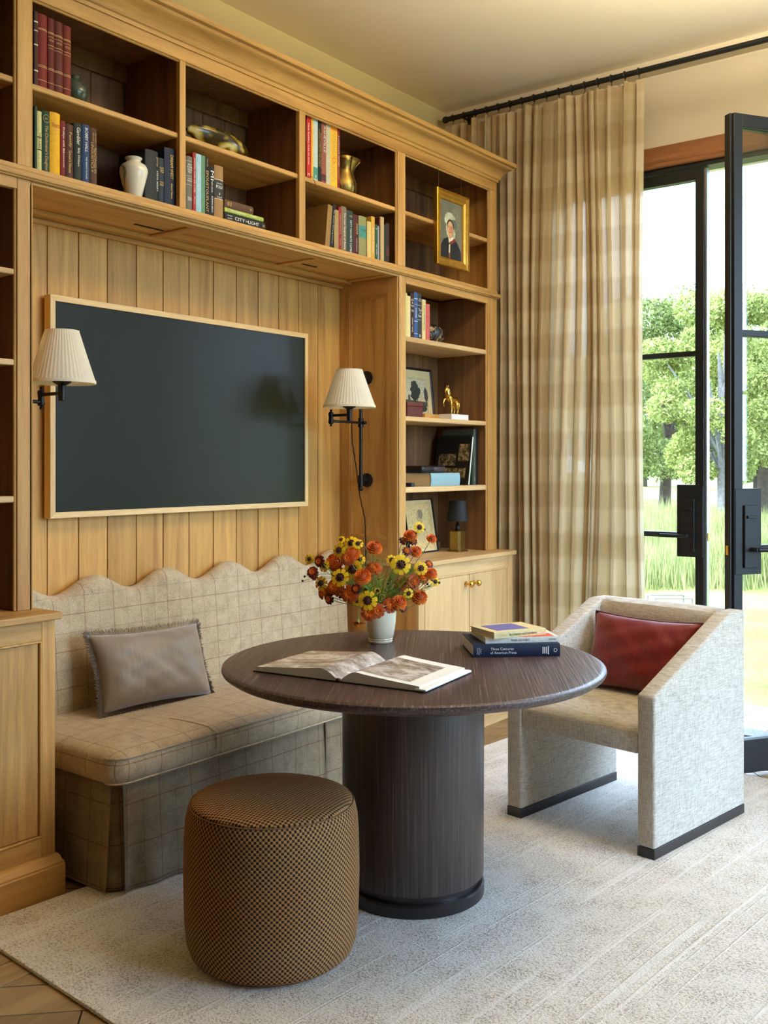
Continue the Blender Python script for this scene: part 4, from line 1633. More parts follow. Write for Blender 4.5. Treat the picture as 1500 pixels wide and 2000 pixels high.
def book(label, x, y, z, w, h, d, c, texts=(), bands=(), group=None, lean=0.0, rounded=True, pages='paper', cat='book'):
    """standing book, spine towards +x; origin = bottom left of the spine. texts: (string, centre height 0..1, length, height, ink, mode)"""
    B = thing('book', (x, y, z + w * math.sin(max(0.0, -lean))), label, cat, group, local=True)
    B.rotation_euler = (lean, 0, 0)
    t = 0.0025 if w > 0.012 else 0.0015
    # case: two boards and a rounded spine in one C shaped shell
    out, inn = [], []
    n = 8
    bul = min(0.005, w * 0.16) if rounded else 0.0008
    for i in range(n + 1):
        a = -1 + 2 * i / n
        out.append((bul * (1 - a * a) - bul, w / 2 + a * w / 2))
        inn.append((bul * (1 - a * a) - bul - t, w / 2 + a * (w / 2 - t)))
    ring = [(-d, 0)] + out + [(-d, w), (-d, w - t)] + list(reversed(inn)) + [(-d, t)]
    m = MB()
    m.loft([[(px, py, 0) for px, py in ring], [(px, py, h) for px, py in ring]], True, False)
    k = len(ring)
    m.b.verts.ensure_lookup_table()
    o_ = list(range(0, n + 3))
    i_ = [n + 3] + list(range(n + 4, k))
    for base in (0, k):
        pairs_o = [m.b.verts[base + j] for j in range(0, n + 3)]
        pairs_i = [m.b.verts[base + j] for j in range(k - 1, n + 2, -1)]
        for j in range(len(pairs_o) - 1):
            if j < len(pairs_i) - 1:
                m.b.faces.new([pairs_o[j], pairs_o[j + 1], pairs_i[j + 1], pairs_i[j]])
    m.build('cover', cloth(c), B, smooth=True)
    MB().box(-d + 0.004, -bul - t - 0.0003, t, w - t, 0.003, h - 0.004).build('pages', pages, B)
    for zc, hh, ink in bands:
        b = MB()
        r0 = [(px + 0.0004, py) for px, py in out]
        b.loft([[(px, py, h * zc - hh / 2) for px, py in r0], [(px, py, h * zc + hh / 2) for px, py in r0]], False, False)
        b.build('band', INK.get(ink, ink), B)
    for s in texts:
        st, zc, L, H_, ink, mode = s[:6]
        off = s[6] if len(s) > 6 else 0.5
        if mode == 'v':
            text(st, B, (0.0008, w * off, h * zc), (0, 0, -1), (0, 1, 0), L, H_, INK[ink])
        else:
            text(st, B, (0.0008, w * off, h * zc), (0, 1, 0), (0, 0, 1), L, H_, INK[ink])
    return B


xs = -2.865
zA = 2.578
RED = (104, 26, 20)
g = 'leather books at the top left'
book('thin brown leather book with pale bands at the left end of the red leather row', xs, 1.891, zA, 0.0145, 0.240, 0.16, (70, 34, 26), bands=[(0.86, 0.004, 'w'), (0.74, 0.003, 'w'), (0.55, 0.004, 'w'), (0.2, 0.004, 'w')], group=g)
for i, (y, w_, h, c, lab) in enumerate(((1.906, 0.036, 0.239, (126, 30, 22), 'widest dark red leather book in the top left row'), (1.942, 0.026, 0.237, RED, 'narrow dark red leather book third in the top left row'),
                                       (1.968, 0.034, 0.236, (96, 30, 20), 'brownish red leather book with gilt bands fourth in the top left row'), (2.002, 0.031, 0.233, (120, 32, 22), 'red leather book at the right end of the top left row'))):
    bands = [(0.80, 0.0025, 's'), (0.785, 0.0015, 's'), (0.30, 0.002, 's'), (0.28, 0.002, 's'), (0.10, 0.002, 's')]
    if i:
        bands += [(0.74, 0.0015, 's'), (0.62, 0.002, 's'), (0.58, 0.0015, 's')]
    book(lab, xs, y + 0.0008, zA, w_ - 0.0016, h, 0.165, c, texts=[('HISTORY', 0.69, w_ * 0.7, 0.007, 's', 'h')] if i else [], bands=bands, group=g)

zB = ZD
g = 'novels on the lower left upper shelf'
book('thin dark green book against the left stile of the lower novel row', xs, 1.893, zB, 0.009, 0.209, 0.15, (44, 74, 50), group=g)
book('slim pale cream paperback beside the thin green book', xs, 1.9025, zB, 0.0165, 0.196, 0.14, (214, 206, 140), texts=[('THE LAKE', 0.5, 0.06, 0.007, 'k', 'v')], bands=[(0.57, 0.003, 'k'), (0.36, 0.003, 'k'), (0.22, 0.0015, 's')], group=g)
b = book('dark green novel titled The Clockmaker\'s Daughter with a round emblem', xs, 1.9195, zB, 0.0305, 0.203, 0.155, (28, 66, 48), texts=[("The Clockmaker's Daughter", 0.40, 0.148, 0.015, 's', 'v'), ('KATE', 0.885, 0.011, 0.003, 's', 'h'), ('MORTON', 0.868, 0.012, 0.003, 's', 'h')], group=g)
rg = MB()
rg.tube([(0.0012, 0.015 + 0.0115 * math.cos(2 * PI * i / 32), 0.178 + 0.0125 * math.sin(2 * PI * i / 32)) for i in range(33)], 0.0008, 6, False)
rg.build('emblem_ring', 'ink_s', b)
book('thick bright yellow novel with red lettering', xs, 1.951, zB, 0.039, 0.208, 0.16, (240, 180, 20), texts=[('Wisteria', 0.80, 0.030, 0.016, 'r', 'h'), ('Adrienne', 0.70, 0.016, 0.004, 's', 'h'), ('Brooks', 0.66, 0.014, 0.004, 's', 'h')], bands=[(0.735, 0.0008, 's')], group=g)
book('slim crimson book titled Fridays with Bill', xs, 1.991, zB, 0.018, 0.189, 0.14, (128, 26, 34), texts=[('Fridays with Bill', 0.66, 0.085, 0.009, 'w', 'v'), ('JOHN POWERS', 0.30, 0.045, 0.005, 'w', 'v')], group=g)
book('brown book with gold script lettering beside the Gambler book', xs, 2.011, zB, 0.030, 0.184, 0.15, (84, 46, 30), texts=[('Family', 0.72, 0.05, 0.013, 'g', 'v'), ("Simon's House", 0.32, 0.075, 0.012, 'g', 'v')], group=g)
book('dark green book titled Gambler by Billy Walters', xs, 2.043, zB, 0.032, 0.196, 0.16, (38, 46, 36), texts=[('Gambler', 0.78, 0.058, 0.014, 'w', 'v'), ('Billy Walters', 0.42, 0.062, 0.009, 'w', 'v')], group=g)
book('blue book titled Bobby Hall The Bright Future', xs, 2.0765, zB, 0.028, 0.200, 0.15, (44, 70, 116), texts=[('BOBBY HALL', 0.74, 0.082, 0.011, 'w', 'v'), ('THE BRIGHT FUTURE', 0.27, 0.075, 0.006, 'w', 'v')], group=g)
book('brown book titled Readings in Linguistics II', xs, 2.1055, zB, 0.031, 0.197, 0.155, (84, 52, 32), texts=[('READINGS IN', 0.44, 0.085, 0.010, 's', 'v', 0.68), ('LINGUISTICS II', 0.49, 0.10, 0.010, 's', 'v', 0.28), ('ERIC HAMP', 0.84, 0.032, 0.004, 's', 'v', 0.7), ('ROBERT AUSTERLITZ', 0.84, 0.03, 0.004, 's', 'v', 0.4)], group=g)
g = 'dark books beside the marbled vase'
book('grey and black book titled Jump right behind the marbled vase', xs, 2.345, zB, 0.058, 0.184, 0.155, (34, 36, 36), texts=[('Jump', 0.80, 0.036, 0.010, 'g', 'v', 0.88), ('STEVE BERRY', 0.42, 0.075, 0.007, 'w', 'v', 0.88)], group=g)
book('short dark slate book with worn gold panel between Jump and Dream West', xs, 2.404, zB, 0.026, 0.166, 0.14, (40, 50, 58), texts=[('TALES', 0.74, 0.018, 0.020, 'g', 'h'), ('GOLD', 0.44, 0.018, 0.016, 'g', 'h')], group=g)
book('navy book titled Dream West by David Nevin', xs, 2.433, zB, 0.050, 0.212, 0.165, (22, 32, 58), texts=[('DREAM WEST', 0.68, 0.088, 0.013, 'y', 'v', 0.62), ('David Nevin', 0.26, 0.055, 0.008, 'y', 'v', 0.62)], group=g)
g = 'standing books in the second bay'
book('grey book titled What Becomes Legend Most against the second bay divider', xs, 2.535, zB, 0.032, 0.206, 0.15, (112, 108, 96), texts=[('WHAT', 0.845, 0.020, 0.007, 'w', 'h'), ('BECOMES', 0.80, 0.024, 0.007, 'w', 'h'), ('LEGEND', 0.755, 0.024, 0.007, 'w', 'h'), ('MOST', 0.71, 0.018, 0.007, 'w', 'h'), ('THE LIFE OF', 0.59, 0.022, 0.005, 'w', 'h'), ('RICHARD AVEDON', 0.55, 0.025, 0.006, 'w', 'h'), ('PHILIP', 0.24, 0.020, 0.006, 'w', 'h'), ('GEFTER', 0.205, 0.020, 0.006, 'w', 'h')], bands=[(0.91, 0.0008, 'w'), (0.64, 0.0008, 'w'), (0.48, 0.0008, 'w')], group=g)
book('thin bright red book beside the grey book', xs, 2.568, zB, 0.0145, 0.226, 0.16, (176, 44, 34), texts=[('SWIMMING WATER AND OTHER', 0.62, 0.13, 0.006, 'w', 'v'), ('JENNA', 0.2, 0.03, 0.005, 'w', 'v')], group=g)
book('pale sky blue book in the second bay', xs, 2.583, zB, 0.027, 0.225, 0.16, (160, 200, 216), texts=[('NORTHERN LIGHT', 0.6, 0.10, 0.008, 'w', 'v')], group=g, rounded=False)
book('sage green spine beside the black Epoustouflant book', xs, 2.611, zB, 0.0175, 0.225, 0.16, (98, 142, 108), group=g, rounded=False)
book('black book with cream italic title Epoustouflant', xs, 2.629, zB, 0.0205, 0.222, 0.16, (16, 16, 14), texts=[('Family', 0.91, 0.030, 0.008, 's', 'v'), ('EPOUSTOUFLANT', 0.42, 0.158, 0.0125, 's', 'v')], group=g, rounded=False)
book('black book titled MI with white lettering between Epoustouflant and Polk', xs, 2.651, zB, 0.028, 0.195, 0.155, (20, 18, 16), texts=[('MI', 0.82, 0.036, 0.016, 'w', 'v'), ('A Life in Secrets', 0.60, 0.045, 0.009, 'w', 'v'), ('BURNING BERLIN', 0.25, 0.062, 0.007, 'w', 'v')], group=g)
book('thick tan and black biography titled Polk', xs, 2.680, zB, 0.046, 0.206, 0.165, (160, 122, 72), texts=[('JAMES K', 0.66, 0.030, 0.006, 'w', 'h'), ('POLK', 0.60, 0.036, 0.012, 'w', 'h'), ('I', 0.47, 0.003, 0.008, 'w', 'h'), ('SELLERS', 0.41, 0.028, 0.004, 'w', 'h')], bands=[(0.555, 0.070, 'dark_print'), (0.735, 0.0015, 'w'), (0.375, 0.0015, 'w')], group=g)


def flat_book(label, x, y, z, w, h, d, c, texts=(), bands=(), group=None, rotz=0.0, mat_pages='paper', rounded=True):
    """lying book, spine towards +x; origin = bottom, left end of the spine; w = thickness, h = spine length"""
    B = book(label, x, y, z, w, h, d, c, (), (), group, 0.0, rounded, mat_pages)
    B.rotation_euler = (-PI / 2, 0, 0)
    B.matrix_world = Matrix.Translation((x, y, z)) @ Matrix.Rotation(rotz, 4, 'Z') @ Matrix.Translation((0, 0, w)) @ Matrix.Rotation(-PI / 2, 4, 'X')
    for s in texts:
        st, yc, L, H_, ink = s[:5]
        off = s[5] if len(s) > 5 else 0.5
        text(st, B, (0.0008, w * (1 - off), h * yc), (0, 0, 1), (0, -1, 0), L, H_, INK[ink])
    for s in bands:
        pass
    return B


g = 'stack of lying books in the second bay'
flat_book('black lying book titled City of Light at the bottom of the bay stack', xs, 2.731, zB, 0.036, 0.226, 0.16, (20, 22, 20), texts=[('CITY', 0.36, 0.055, 0.013, 'w'), ('OF', 0.535, 0.016, 0.007, 'w'), ('LIGHT', 0.70, 0.06, 0.013, 'w'), ('RUPERT', 0.12, 0.026, 0.004, 'w', 0.65), ('CHRISTIANSEN', 0.12, 0.026, 0.004, 'w', 0.35), ('III', 0.95, 0.010, 0.010, 's')], group=g)
flat_book('thin lime green lying book on City of Light', xs, 2.731, zB + 0.0365, 0.016, 0.216, 0.15, (170, 184, 84), texts=[('LIVES CONDEMNED', 0.33, 0.085, 0.006, 'w'), ('COHEN', 0.72, 0.035, 0.006, 'w')], group=g)
flat_book('brown cloth lying book on top of the lime green one', xs, 2.731, zB + 0.053, 0.032, 0.158, 0.13, (96, 62, 44), texts=[('III', 0.12, 0.010, 0.016, 'g'), ('I', 0.2, 0.003, 0.018, 'g'), ('o', 0.9, 0.009, 0.009, 'g')], group=g)

g = 'tall books in the third bay'
for lab, y, w_, h, c, tx, bd in (
        ('tall red book with white title at the left end of the third bay', 3.209, 0.030, 0.269, (190, 40, 26), [('Mark Rothko', 0.72, 0.085, 0.009, 'w', 'v', 0.4), ('THE REAL AND THE IDEAL', 0.38, 0.09, 0.006, 'w', 'v', 0.4), ('M', 0.06, 0.012, 0.014, 'w', 'h', 0.4)], []),
        ('narrow yellow spine beside the tall red book', 3.239, 0.0125, 0.266, (232, 176, 40), [], []),
        ('pale blue grey picture spine in the third bay', 3.252, 0.029, 0.267, (190, 206, 204), [('A', 0.07, 0.012, 0.012, 'w', 'h')], [(0.12, 0.05, 't')]),
        ('black book with small gold lettering in the third bay', 3.282, 0.0235, 0.266, (22, 26, 24), [('FAMOUS HOUSES OF THE WORLD', 0.55, 0.16, 0.006, 's', 'v', 0.3), ('PHOTOGRAPHS AND ESSAYS', 0.52, 0.15, 0.005, 'g', 'v', 0.7)], []),
        ('rose brown picture spine titled Asheville in the third bay', 3.306, 0.0305, 0.269, (150, 84, 70), [('ASHEVILLE', 0.72, 0.115, 0.012, 'w', 'v', 0.65)], [(0.09, 0.03, 'm')]),
        ('plain ivory cloth book in the third bay', 3.337, 0.0305, 0.270, (196, 188, 162), [], []),
        ('bright yellow book titled Interior Design', 3.368, 0.0445, 0.272, (244, 190, 36), [('INTERIOR', 0.68, 0.125, 0.026, 's', 'v'), ('D', 0.43, 0.020, 0.026, 'o', 'v'), ('ESIGN', 0.24, 0.085, 0.026, 's', 'v')], [(0.945, 0.004, 'o'), (0.925, 0.004, 'o')]),
        ('slim dark red book beside the brass vase', 3.413, 0.0175, 0.266, (140, 30, 22), [('A LANDSCAPE HISTORY', 0.62, 0.14, 0.007, 'w', 'v'), ('GARDENS', 0.25, 0.05, 0.005, 's', 'v')], [])):
    book(lab, xs, y + 0.0005, zA, w_, h, 0.20, c, tx, bd, g, rounded=False)
rb = MB().tube([(xs + 0.001, 3.212, zA - 0.0), (xs + 0.022, 3.216, zA + 0.003), (xs + 0.034, 3.222, zA - 0.02), (xs + 0.036, 3.232, zA - 0.045)], 0.0014, 5).build('bookmark_ribbon', 'ink_m')
tag(rb, 'dark red bookmark ribbon hanging over the third bay shelf edge', 'ribbon')

g = 'books on the lower shelf of the third bay'
bk = book('large leaning tan book with cream pages in the third bay', xs, 3.330, zB, 0.030, 0.190, 0.16, (150, 116, 62), (), (), g, lean=-0.11, rounded=False)
bk = book('slim leaning black book beside the large tan book', xs, 3.362, zB, 0.021, 0.198, 0.155, (20, 22, 22), [('The Boston Cooking School', 0.5, 0.15, 0.006, 'w', 'v')], (), g, lean=-0.11, rounded=False)
for lab, y, w_, h, c, tx, bd in (
        ('beige book with scalloped pattern in the third bay', 3.392, 0.030, 0.178, (164, 138, 84), [], [(0.8, 0.001, 's'), (0.6, 0.001, 's'), (0.4, 0.001, 's'), (0.2, 0.001, 's')]),
        ('magenta red slim book in the third bay', 3.4225, 0.0195, 0.194, (150, 34, 52), [('HERESTHETICS', 0.62, 0.09, 0.008, 's', 'v'), ('RIKER', 0.2, 0.03, 0.005, 's', 'v')], []),
        ('grey brown book titled The Live Gospels of Rome', 3.443, 0.0395, 0.203, (126, 108, 80), [('The Lost Gospels of Rome', 0.46, 0.165, 0.017, 'w', 'v')], []),
        ('dark teal book titled Fifty Favorite Climbs', 3.484, 0.0455, 0.193, (40, 60, 56), [('FIFTY FAVORITE CLIMBS', 0.40, 0.145, 0.012, 'w', 'v'), ('nh', 0.88, 0.018, 0.010, 's', 'h')], []),
        ('maroon book with gold label in the third bay', 3.531, 0.037, 0.183, (80, 24, 24), [('Treasury of', 0.66, 0.05, 0.008, 'g', 'v', 0.4), ('Verse', 0.66, 0.05, 0.010, 'g', 'v', 0.68), ('AUDEN PEARSON', 0.26, 0.06, 0.005, 'w', 'v')], []),
        ('wide sage green book with teal label in the third bay', 3.570, 0.055, 0.186, (146, 142, 92), [('FLORA', 0.66, 0.036, 0.010, 'k', 'h')], [(0.62, 0.055, 't')]),
        ('short cream book in the third bay', 3.627, 0.0295, 0.171, (214, 188, 120), [], [(0.7, 0.001, 's')]),
        ('golden yellow book in the third bay', 3.658, 0.026, 0.200, (206, 160, 58), [('WINTER ROADS', 0.45, 0.12, 0.009, 'w', 'v')], []),
        ('short green book in the third bay', 3.685, 0.022, 0.168, (48, 80, 52), [('ELM', 0.88, 0.010, 0.006, 'w', 'h'), ('HILL ROAD', 0.3, 0.05, 0.005, 'w', 'v')], []),
        ('thin light blue grey book in the third bay', 3.7075, 0.009, 0.163, (150, 172, 184), [], []),
        ('thin maroon book with tall spine in the third bay', 3.717, 0.010, 0.206, (92, 36, 30), [], []),
        ('tall buff book near the right end of the third bay', 3.7275, 0.027, 0.212, (190, 164, 112), [], [(0.5, 0.001, 's')]),
        ('slim dark green book near the right end of the third bay', 3.756, 0.013, 0.180, (40, 62, 44), [], []),
        ('dark book with faded red back at the right end of the third bay', 3.770, 0.026, 0.190, (58, 34, 32), [], [(0.3, 0.04, 'm')])):
    book(lab, xs, y, zB, w_, h, 0.15, c, tx, bd, g, rounded=w_ > 0.03)

zC = 1.971
g = 'books on the top shelf of the shelf tower'
for lab, y, w_, h, c, tx, bd in (
        ('pale lime book at the left end of the tower shelf', 3.917, 0.024, 0.212, (206, 206, 130), [], []),
        ('cream spine book second on the tower shelf', 3.9415, 0.026, 0.200, (226, 208, 156), [], []),
        ('dark brown book with white lettering on the tower shelf', 3.968, 0.030, 0.219, (60, 34, 26), [('LOST', 0.84, 0.022, 0.010, 'w', 'h'), ('&', 0.78, 0.010, 0.008, 'w', 'h'), ('FOUND', 0.71, 0.022, 0.010, 'w', 'h'), ('TALES', 0.60, 0.022, 0.010, 'w', 'h'), ('NOAH T ROSE', 0.28, 0.07, 0.008, 'w', 'v')], []),
        ('bright blue book on the tower shelf', 3.999, 0.029, 0.226, (58, 92, 150), [('SUMMER', 0.55, 0.05, 0.010, 'w', 'v')], [(0.86, 0.003, 'w'), (0.74, 0.001, 'w'), (0.37, 0.003, 'w'), (0.1, 0.002, 'w')]),
        ('dark slate book titled This is Happiness style lettering on the tower shelf', 4.029, 0.038, 0.223, (48, 54, 62), [('NIALL', 0.88, 0.02, 0.006, 'w', 'h'), ('WILLIAMS', 0.84, 0.028, 0.006, 'w', 'h'), ('Time', 0.64, 0.026, 0.014, 'w', 'h'), ('of', 0.575, 0.012, 0.010, 'w', 'h'), ('Rome', 0.51, 0.028, 0.014, 'w', 'h'), ('II', 0.07, 0.014, 0.012, 'w', 'h')], [(0.74, 0.001, 'w'), (0.42, 0.001, 'w')]),
        ('cream paperback with dark title on the tower shelf', 4.068, 0.030, 0.199, (226, 202, 146), [('A GENTLEMAN ABROAD', 0.55, 0.125, 0.010, 'k', 'v')], []),
        ('coral pink book at the right end of the tower shelf', 4.1015, 0.032, 0.181, (206, 96, 92), [], [(0.65, 0.001, 'r')])):
    if 'style lettering' in lab:
        lab = 'dark slate book with white lettering on the tower shelf'
    book(lab, xs, y, zC, w_, h, 0.15, c, tx, bd, g, rounded=w_ > 0.034)
tag(MB().box(XB + 0.004, -3.02, 4.16, 4.305, zC + 0.0005, zC + 0.20, 0.003).build('keepsake_box', 'oak_back'), 'plain brown box standing behind the books on the tower shelf', 'box')


# ------------------------------------------------------------------ ornaments on the shelves
def marble_mat():
    t = NT('veined_stone')
    n = t.noise(t.coord('Object', (1, 1, 0.5)), 6, 2, 0.5, 1.8)
    d = t.math('ABSOLUTE', t.math('SUBTRACT', n, 0.5))
    b = t.bsdf(**{'Roughness': 0.22, 'Specular IOR Level': 0.5})
    t.l(t.ramp(d, [(0.0, srgb(112, 124, 98)), (0.012, srgb(160, 162, 140)), (0.04, srgb(226, 216, 194)), (0.4, srgb(232, 224, 206))]), b.inputs['Base Color'])
    return t.m


vz = MB().lathe([(0.024, 0.0), (0.027, 0.002), (0.033, 0.025), (0.044, 0.065), (0.0505, 0.095), (0.050, 0.110), (0.043, 0.124), (0.030, 0.132), (0.0245, 0.137), (0.0250, 0.141), (0.031, 0.149), (0.030, 0.151), (0.024, 0.148), (0.021, 0.139), (0.01, 0.09)],
                (-2.905, 2.322, ZD), 40).build('vase', marble_mat(), smooth=True)
tag(vz, 'white marbled vase with green veins on the lower shelf', 'vase')
gb = MB().lathe([(0.02, 0.0), (0.03, 0.004), (0.045, 0.03), (0.048, 0.05), (0.040, 0.075), (0.022, 0.088), (0.018, 0.094), (0.022, 0.1), (0.01, 0.1)], (-2.93, 2.085, 2.578), 32).build('jar', plain('green_glaze', srgb(64, 74, 62), 0.2, noise=0.3, nscale=14), smooth=True)
tag(gb, 'small dark green glazed jar beside the red leather books', 'jar')


def art_glass():
    t = NT('swirled_glass')
    n = t.n('ShaderNodeTexWave')
    n.inputs['Scale'].default_value = 5
    n.inputs['Distortion'].default_value = 9
    n.inputs['Detail'].default_value = 2
    n.inputs['Detail Scale'].default_value = 1.4
    t.l(t.coord('Object', (1.2, 1, 2)), n.inputs['Vector'])
    b = t.bsdf(**{'Roughness': 0.2, 'Specular IOR Level': 0.4, 'Coat Weight': 0.15})
    t.l(t.ramp(n.outputs[0], [(0.12, srgb(56, 42, 10)), (0.4, srgb(134, 108, 30)), (0.68, srgb(172, 150, 58)), (0.93, srgb(200, 188, 132))]), b.inputs['Base Color'])
    return t.m


def shell():
    # pointed glass bowl: two long lips meeting at the ends, hollow on top
    m = MB()
    n, k = 40, 14
    rows = []
    for i in range(n + 1):
        s = -1 + 2 * i / n
        w_ = 0.055 * max(0.02, (1 - abs(s) ** 2.2)) ** 0.6
        hh = 0.018 + 0.052 * (1 - abs(s) ** 2) ** 0.7
        lift = 0.030 * abs(s) ** 2.2
        row = []
        for j in range(k + 1):
            a = PI * j / k
            row.append((w_ * math.cos(a), 0.172 * s, lift + hh * (1 - math.sin(a)) * 0.95))
        for j in range(k, -1, -1):
            a = PI * j / k
            row.append((w_ * 0.86 * math.cos(a), 0.166 * s, lift + hh * (1 - math.sin(a) * 0.8) * 0.95 + 0.003))
        rows.append(row)
    m.loft(rows)
    o = m.build('glass_bowl', art_glass(), smooth='all')
    o.location = (-2.945, 2.775, 2.5785)
    o.rotation_euler = (math.radians(-4), math.radians(-10), math.radians(4))
    tag(o, 'swirled olive and gold art glass bowl shaped like a pod', 'bowl')
    o.location.z += 0.010


shell()


def brass_vase():
    m = MB()
    prof = [(0.038, 0.0), (0.047, 0.006), (0.056, 0.035), (0.055, 0.06), (0.044, 0.095), (0.041, 0.12), (0.050, 0.145), (0.068, 0.168), (0.066, 0.169), (0.046, 0.146), (0.036, 0.12), (0.02, 0.06)]
    n = 48
    rings = []
    for r, z in prof:
        ring = []
        for i in range(n):
            a = 2 * PI * i / n
            rr = r * (1 + 0.07 * abs(math.cos(2.5 * a + 9 * z)) ** 3)
            ring.append((rr * math.cos(a), rr * math.sin(a) * 1.15, z))
        rings.append(ring)
    m.loft(rings)
    V = thing('brass_vase', (-2.935, 3.542, 2.578), 'twisted brass vase with a flared rim in the third bay', 'vase', local=True)
    m.build('body', 'brass_old', V, smooth='all')
    for k in range(5):
        pts = []
        for z in [i / 18 * 0.168 for i in range(19)]:
            r = np.interp(z, [p[1] for p in prof[:8]], [p[0] for p in prof[:8]]) * 1.068
            a = (k * 2 * PI - 9 * z * 2) / 5 + 0.35
            pts.append((r * math.cos(a), r * math.sin(a) * 1.15, z))
        MB().tube(pts, 0.0028, 6).build('rib', 'brass_old', V, smooth=True)


brass_vase()


# portrait in a gilt frame, hung on two wires in front of the fourth bay
def portrait():
    y0, y1, z0, z1 = 4.150, 4.447, 2.358, 2.743
    xf = -2.832
    Pt = thing('framed_portrait', (xf, (y0 + y1) / 2, z0), 'gilt framed oil portrait of a woman in a bonnet and black coat', 'painting')
    fw_ = 0.047
    prof = [(0.0, -0.022), (0.0, 0.0), (0.004, 0.004), (0.008, 0.004), (0.011, -0.002), (0.020, -0.004), (0.032, -0.002), (0.040, -0.008), (0.043, -0.008), (fw_, -0.014), (fw_, -0.022)]
    cs = [(y0, z0, 1, 1), (y1, z0, -1, 1), (y1, z1, -1, -1), (y0, z1, 1, -1)]
    for i in range(4):
        a, b = cs[i], cs[(i + 1) % 4]
        m = MB()
        m.loft([[(xf + h, c[0] + c[2] * p, c[1] + c[3] * p) for p, h in prof] for c in (a, b)])
        m.build('frame_bar', 'gold', Pt, smooth=True)
    cx = xf - 0.016
    bg = plain('oil_ground', srgb(112, 112, 96), 0.4, noise=0.3, nscale=12)
    cv = bx('canvas', bg, Pt, cx - 0.008, cx, y0 + fw_ - 0.004, y1 - fw_ + 0.004, z0 + fw_ - 0.004, z1 - fw_ + 0.004, 0)
    W_, H_ = (y1 - y0 - 2 * fw_), (z1 - z0 - 2 * fw_)
    layer = [0]

    def daub(pts, col):
        layer[0] += 1
        d = 0.0002 + 0.00012 * layer[0]
        mm = col if isinstance(col, str) else plain('oil_paint', srgb(*col), 0.45, noise=0.18, nscale=60)
        MB().prism([(y0 + fw_ + W_ * u, z0 + fw_ + H_ * v) for u, v in pts], lambda p, q, t: (t, p, q), cx - 0.0005, cx + d).build('paint', mm, cv)

    def ell(cu, cv_, ru, rv, n=20, wob=0.0, seed=0):
        r = random.Random(seed)
        return [(cu + ru * (1 + wob * r.uniform(-1, 1)) * math.cos(2 * PI * i / n), cv_ + rv * (1 + wob * r.uniform(-1, 1)) * math.sin(2 * PI * i / n)) for i in range(n)]
    daub(ell(0.72, 0.72, 0.26, 0.22, 18, 0.1, 1), (126, 124, 106))
    daub([(0.03, 0.0), (0.06, 0.22), (0.18, 0.32), (0.36, 0.37), (0.62, 0.37), (0.80, 0.30), (0.96, 0.16), (0.98, 0.0)], (20, 20, 26))
    daub(ell(0.46, 0.68, 0.25, 0.13, 26, 0.14, 3), (176, 178, 154))
    daub(ell(0.60, 0.62, 0.17, 0.09, 18, 0.2, 4), (96, 106, 92))
    daub(ell(0.30, 0.66, 0.09, 0.07, 16, 0.25, 5), (206, 206, 184))
    daub(ell(0.46, 0.755, 0.12, 0.05, 16, 0.25, 6), (200, 200, 176))
    daub(ell(0.46, 0.575, 0.155, 0.115), (44, 28, 18))
    daub([(0.38, 0.30), (0.36, 0.46), (0.56, 0.46), (0.58, 0.32)], (202, 150, 112))
    daub(ell(0.46, 0.525, 0.125, 0.135), (216, 158, 116))
    daub(ell(0.455, 0.60, 0.08, 0.045), (226, 178, 136))
    daub(ell(0.53, 0.50, 0.04, 0.045, 12), (206, 120, 88))
    for u in (0.405, 0.51):
        daub(ell(u, 0.555, 0.022, 0.009, 10), (50, 34, 26))
        daub([(u - 0.03, 0.578), (u + 0.03, 0.578), (u + 0.025, 0.585), (u - 0.02, 0.585)], (80, 52, 34))
    daub([(0.455, 0.555), (0.44, 0.495), (0.475, 0.49)], (186, 116, 80))
    daub(ell(0.455, 0.462, 0.032, 0.008, 10), (168, 60, 50))
    daub([(0.30, 0.62), (0.26, 0.52), (0.30, 0.42), (0.36, 0.36), (0.36, 0.42), (0.32, 0.52)], (204, 204, 178))
    daub([(0.60, 0.54), (0.70, 0.46), (0.66, 0.38), (0.56, 0.34), (0.58, 0.42)], (186, 190, 160))
    daub([(0.36, 0.40), (0.40, 0.27), (0.48, 0.30), (0.60, 0.37), (0.54, 0.39), (0.44, 0.34)], (226, 220, 196))
    daub([(0.42, 0.29), (0.68, 0.37), (0.70, 0.33), (0.46, 0.24)], (136, 44, 32))
    daub([(0.40, 0.25), (0.38, 0.10), (0.44, 0.10), (0.45, 0.25)], (206, 202, 172))
    daub([(0.37, 0.10), (0.38, 0.0), (0.46, 0.0), (0.45, 0.10)], (120, 66, 44))
    for yy in (y0 + 0.03, y1 - 0.06):
        MB().tube([(xf - 0.012, yy, z1 - 0.005), (xf - 0.012, yy, 2.846)], 0.0008, 5).build('hanging_wire', 'brass_old', Pt)


portrait()

# geode on the tower's top shelf
ge = MB()
ge.sphere((0, 0, 0), 1.0, 32, 20)
rr = random.Random(2)
for v in ge.b.verts:
    d = v.co.normalized()
    k = 1 + 0.07 * math.sin(9 * d.x + 4 * d.y) * math.cos(7 * d.z + 3 * d.y) + rr.uniform(-0.03, 0.03)
    v.co = Vector((d.x * 0.052 * k, d.y * 0.092 * k, max(-0.046, d.z * 0.054 * k)))
t = NT('geode_stone')
n_ = t.noise(t.coord('Object'), 26, 4, 0.6, 1.5)
b_ = t.bsdf(**{'Roughness': 0.25})
t.l(t.ramp(n_, [(0.36, srgb(22, 18, 18)), (0.52, srgb(52, 44, 40)), (0.60, srgb(176, 150, 110)), (0.68, srgb(44, 36, 34))]), b_.inputs['Base Color'])
geo = thing('geode', (-2.935, 4.245, 1.971), 'rough dark geode with a polished grey eye on the tower shelf', 'geode', local=True)
o = ge.build('stone', t.m, geo, smooth='all')
o.location = (0, 0, 0.047)
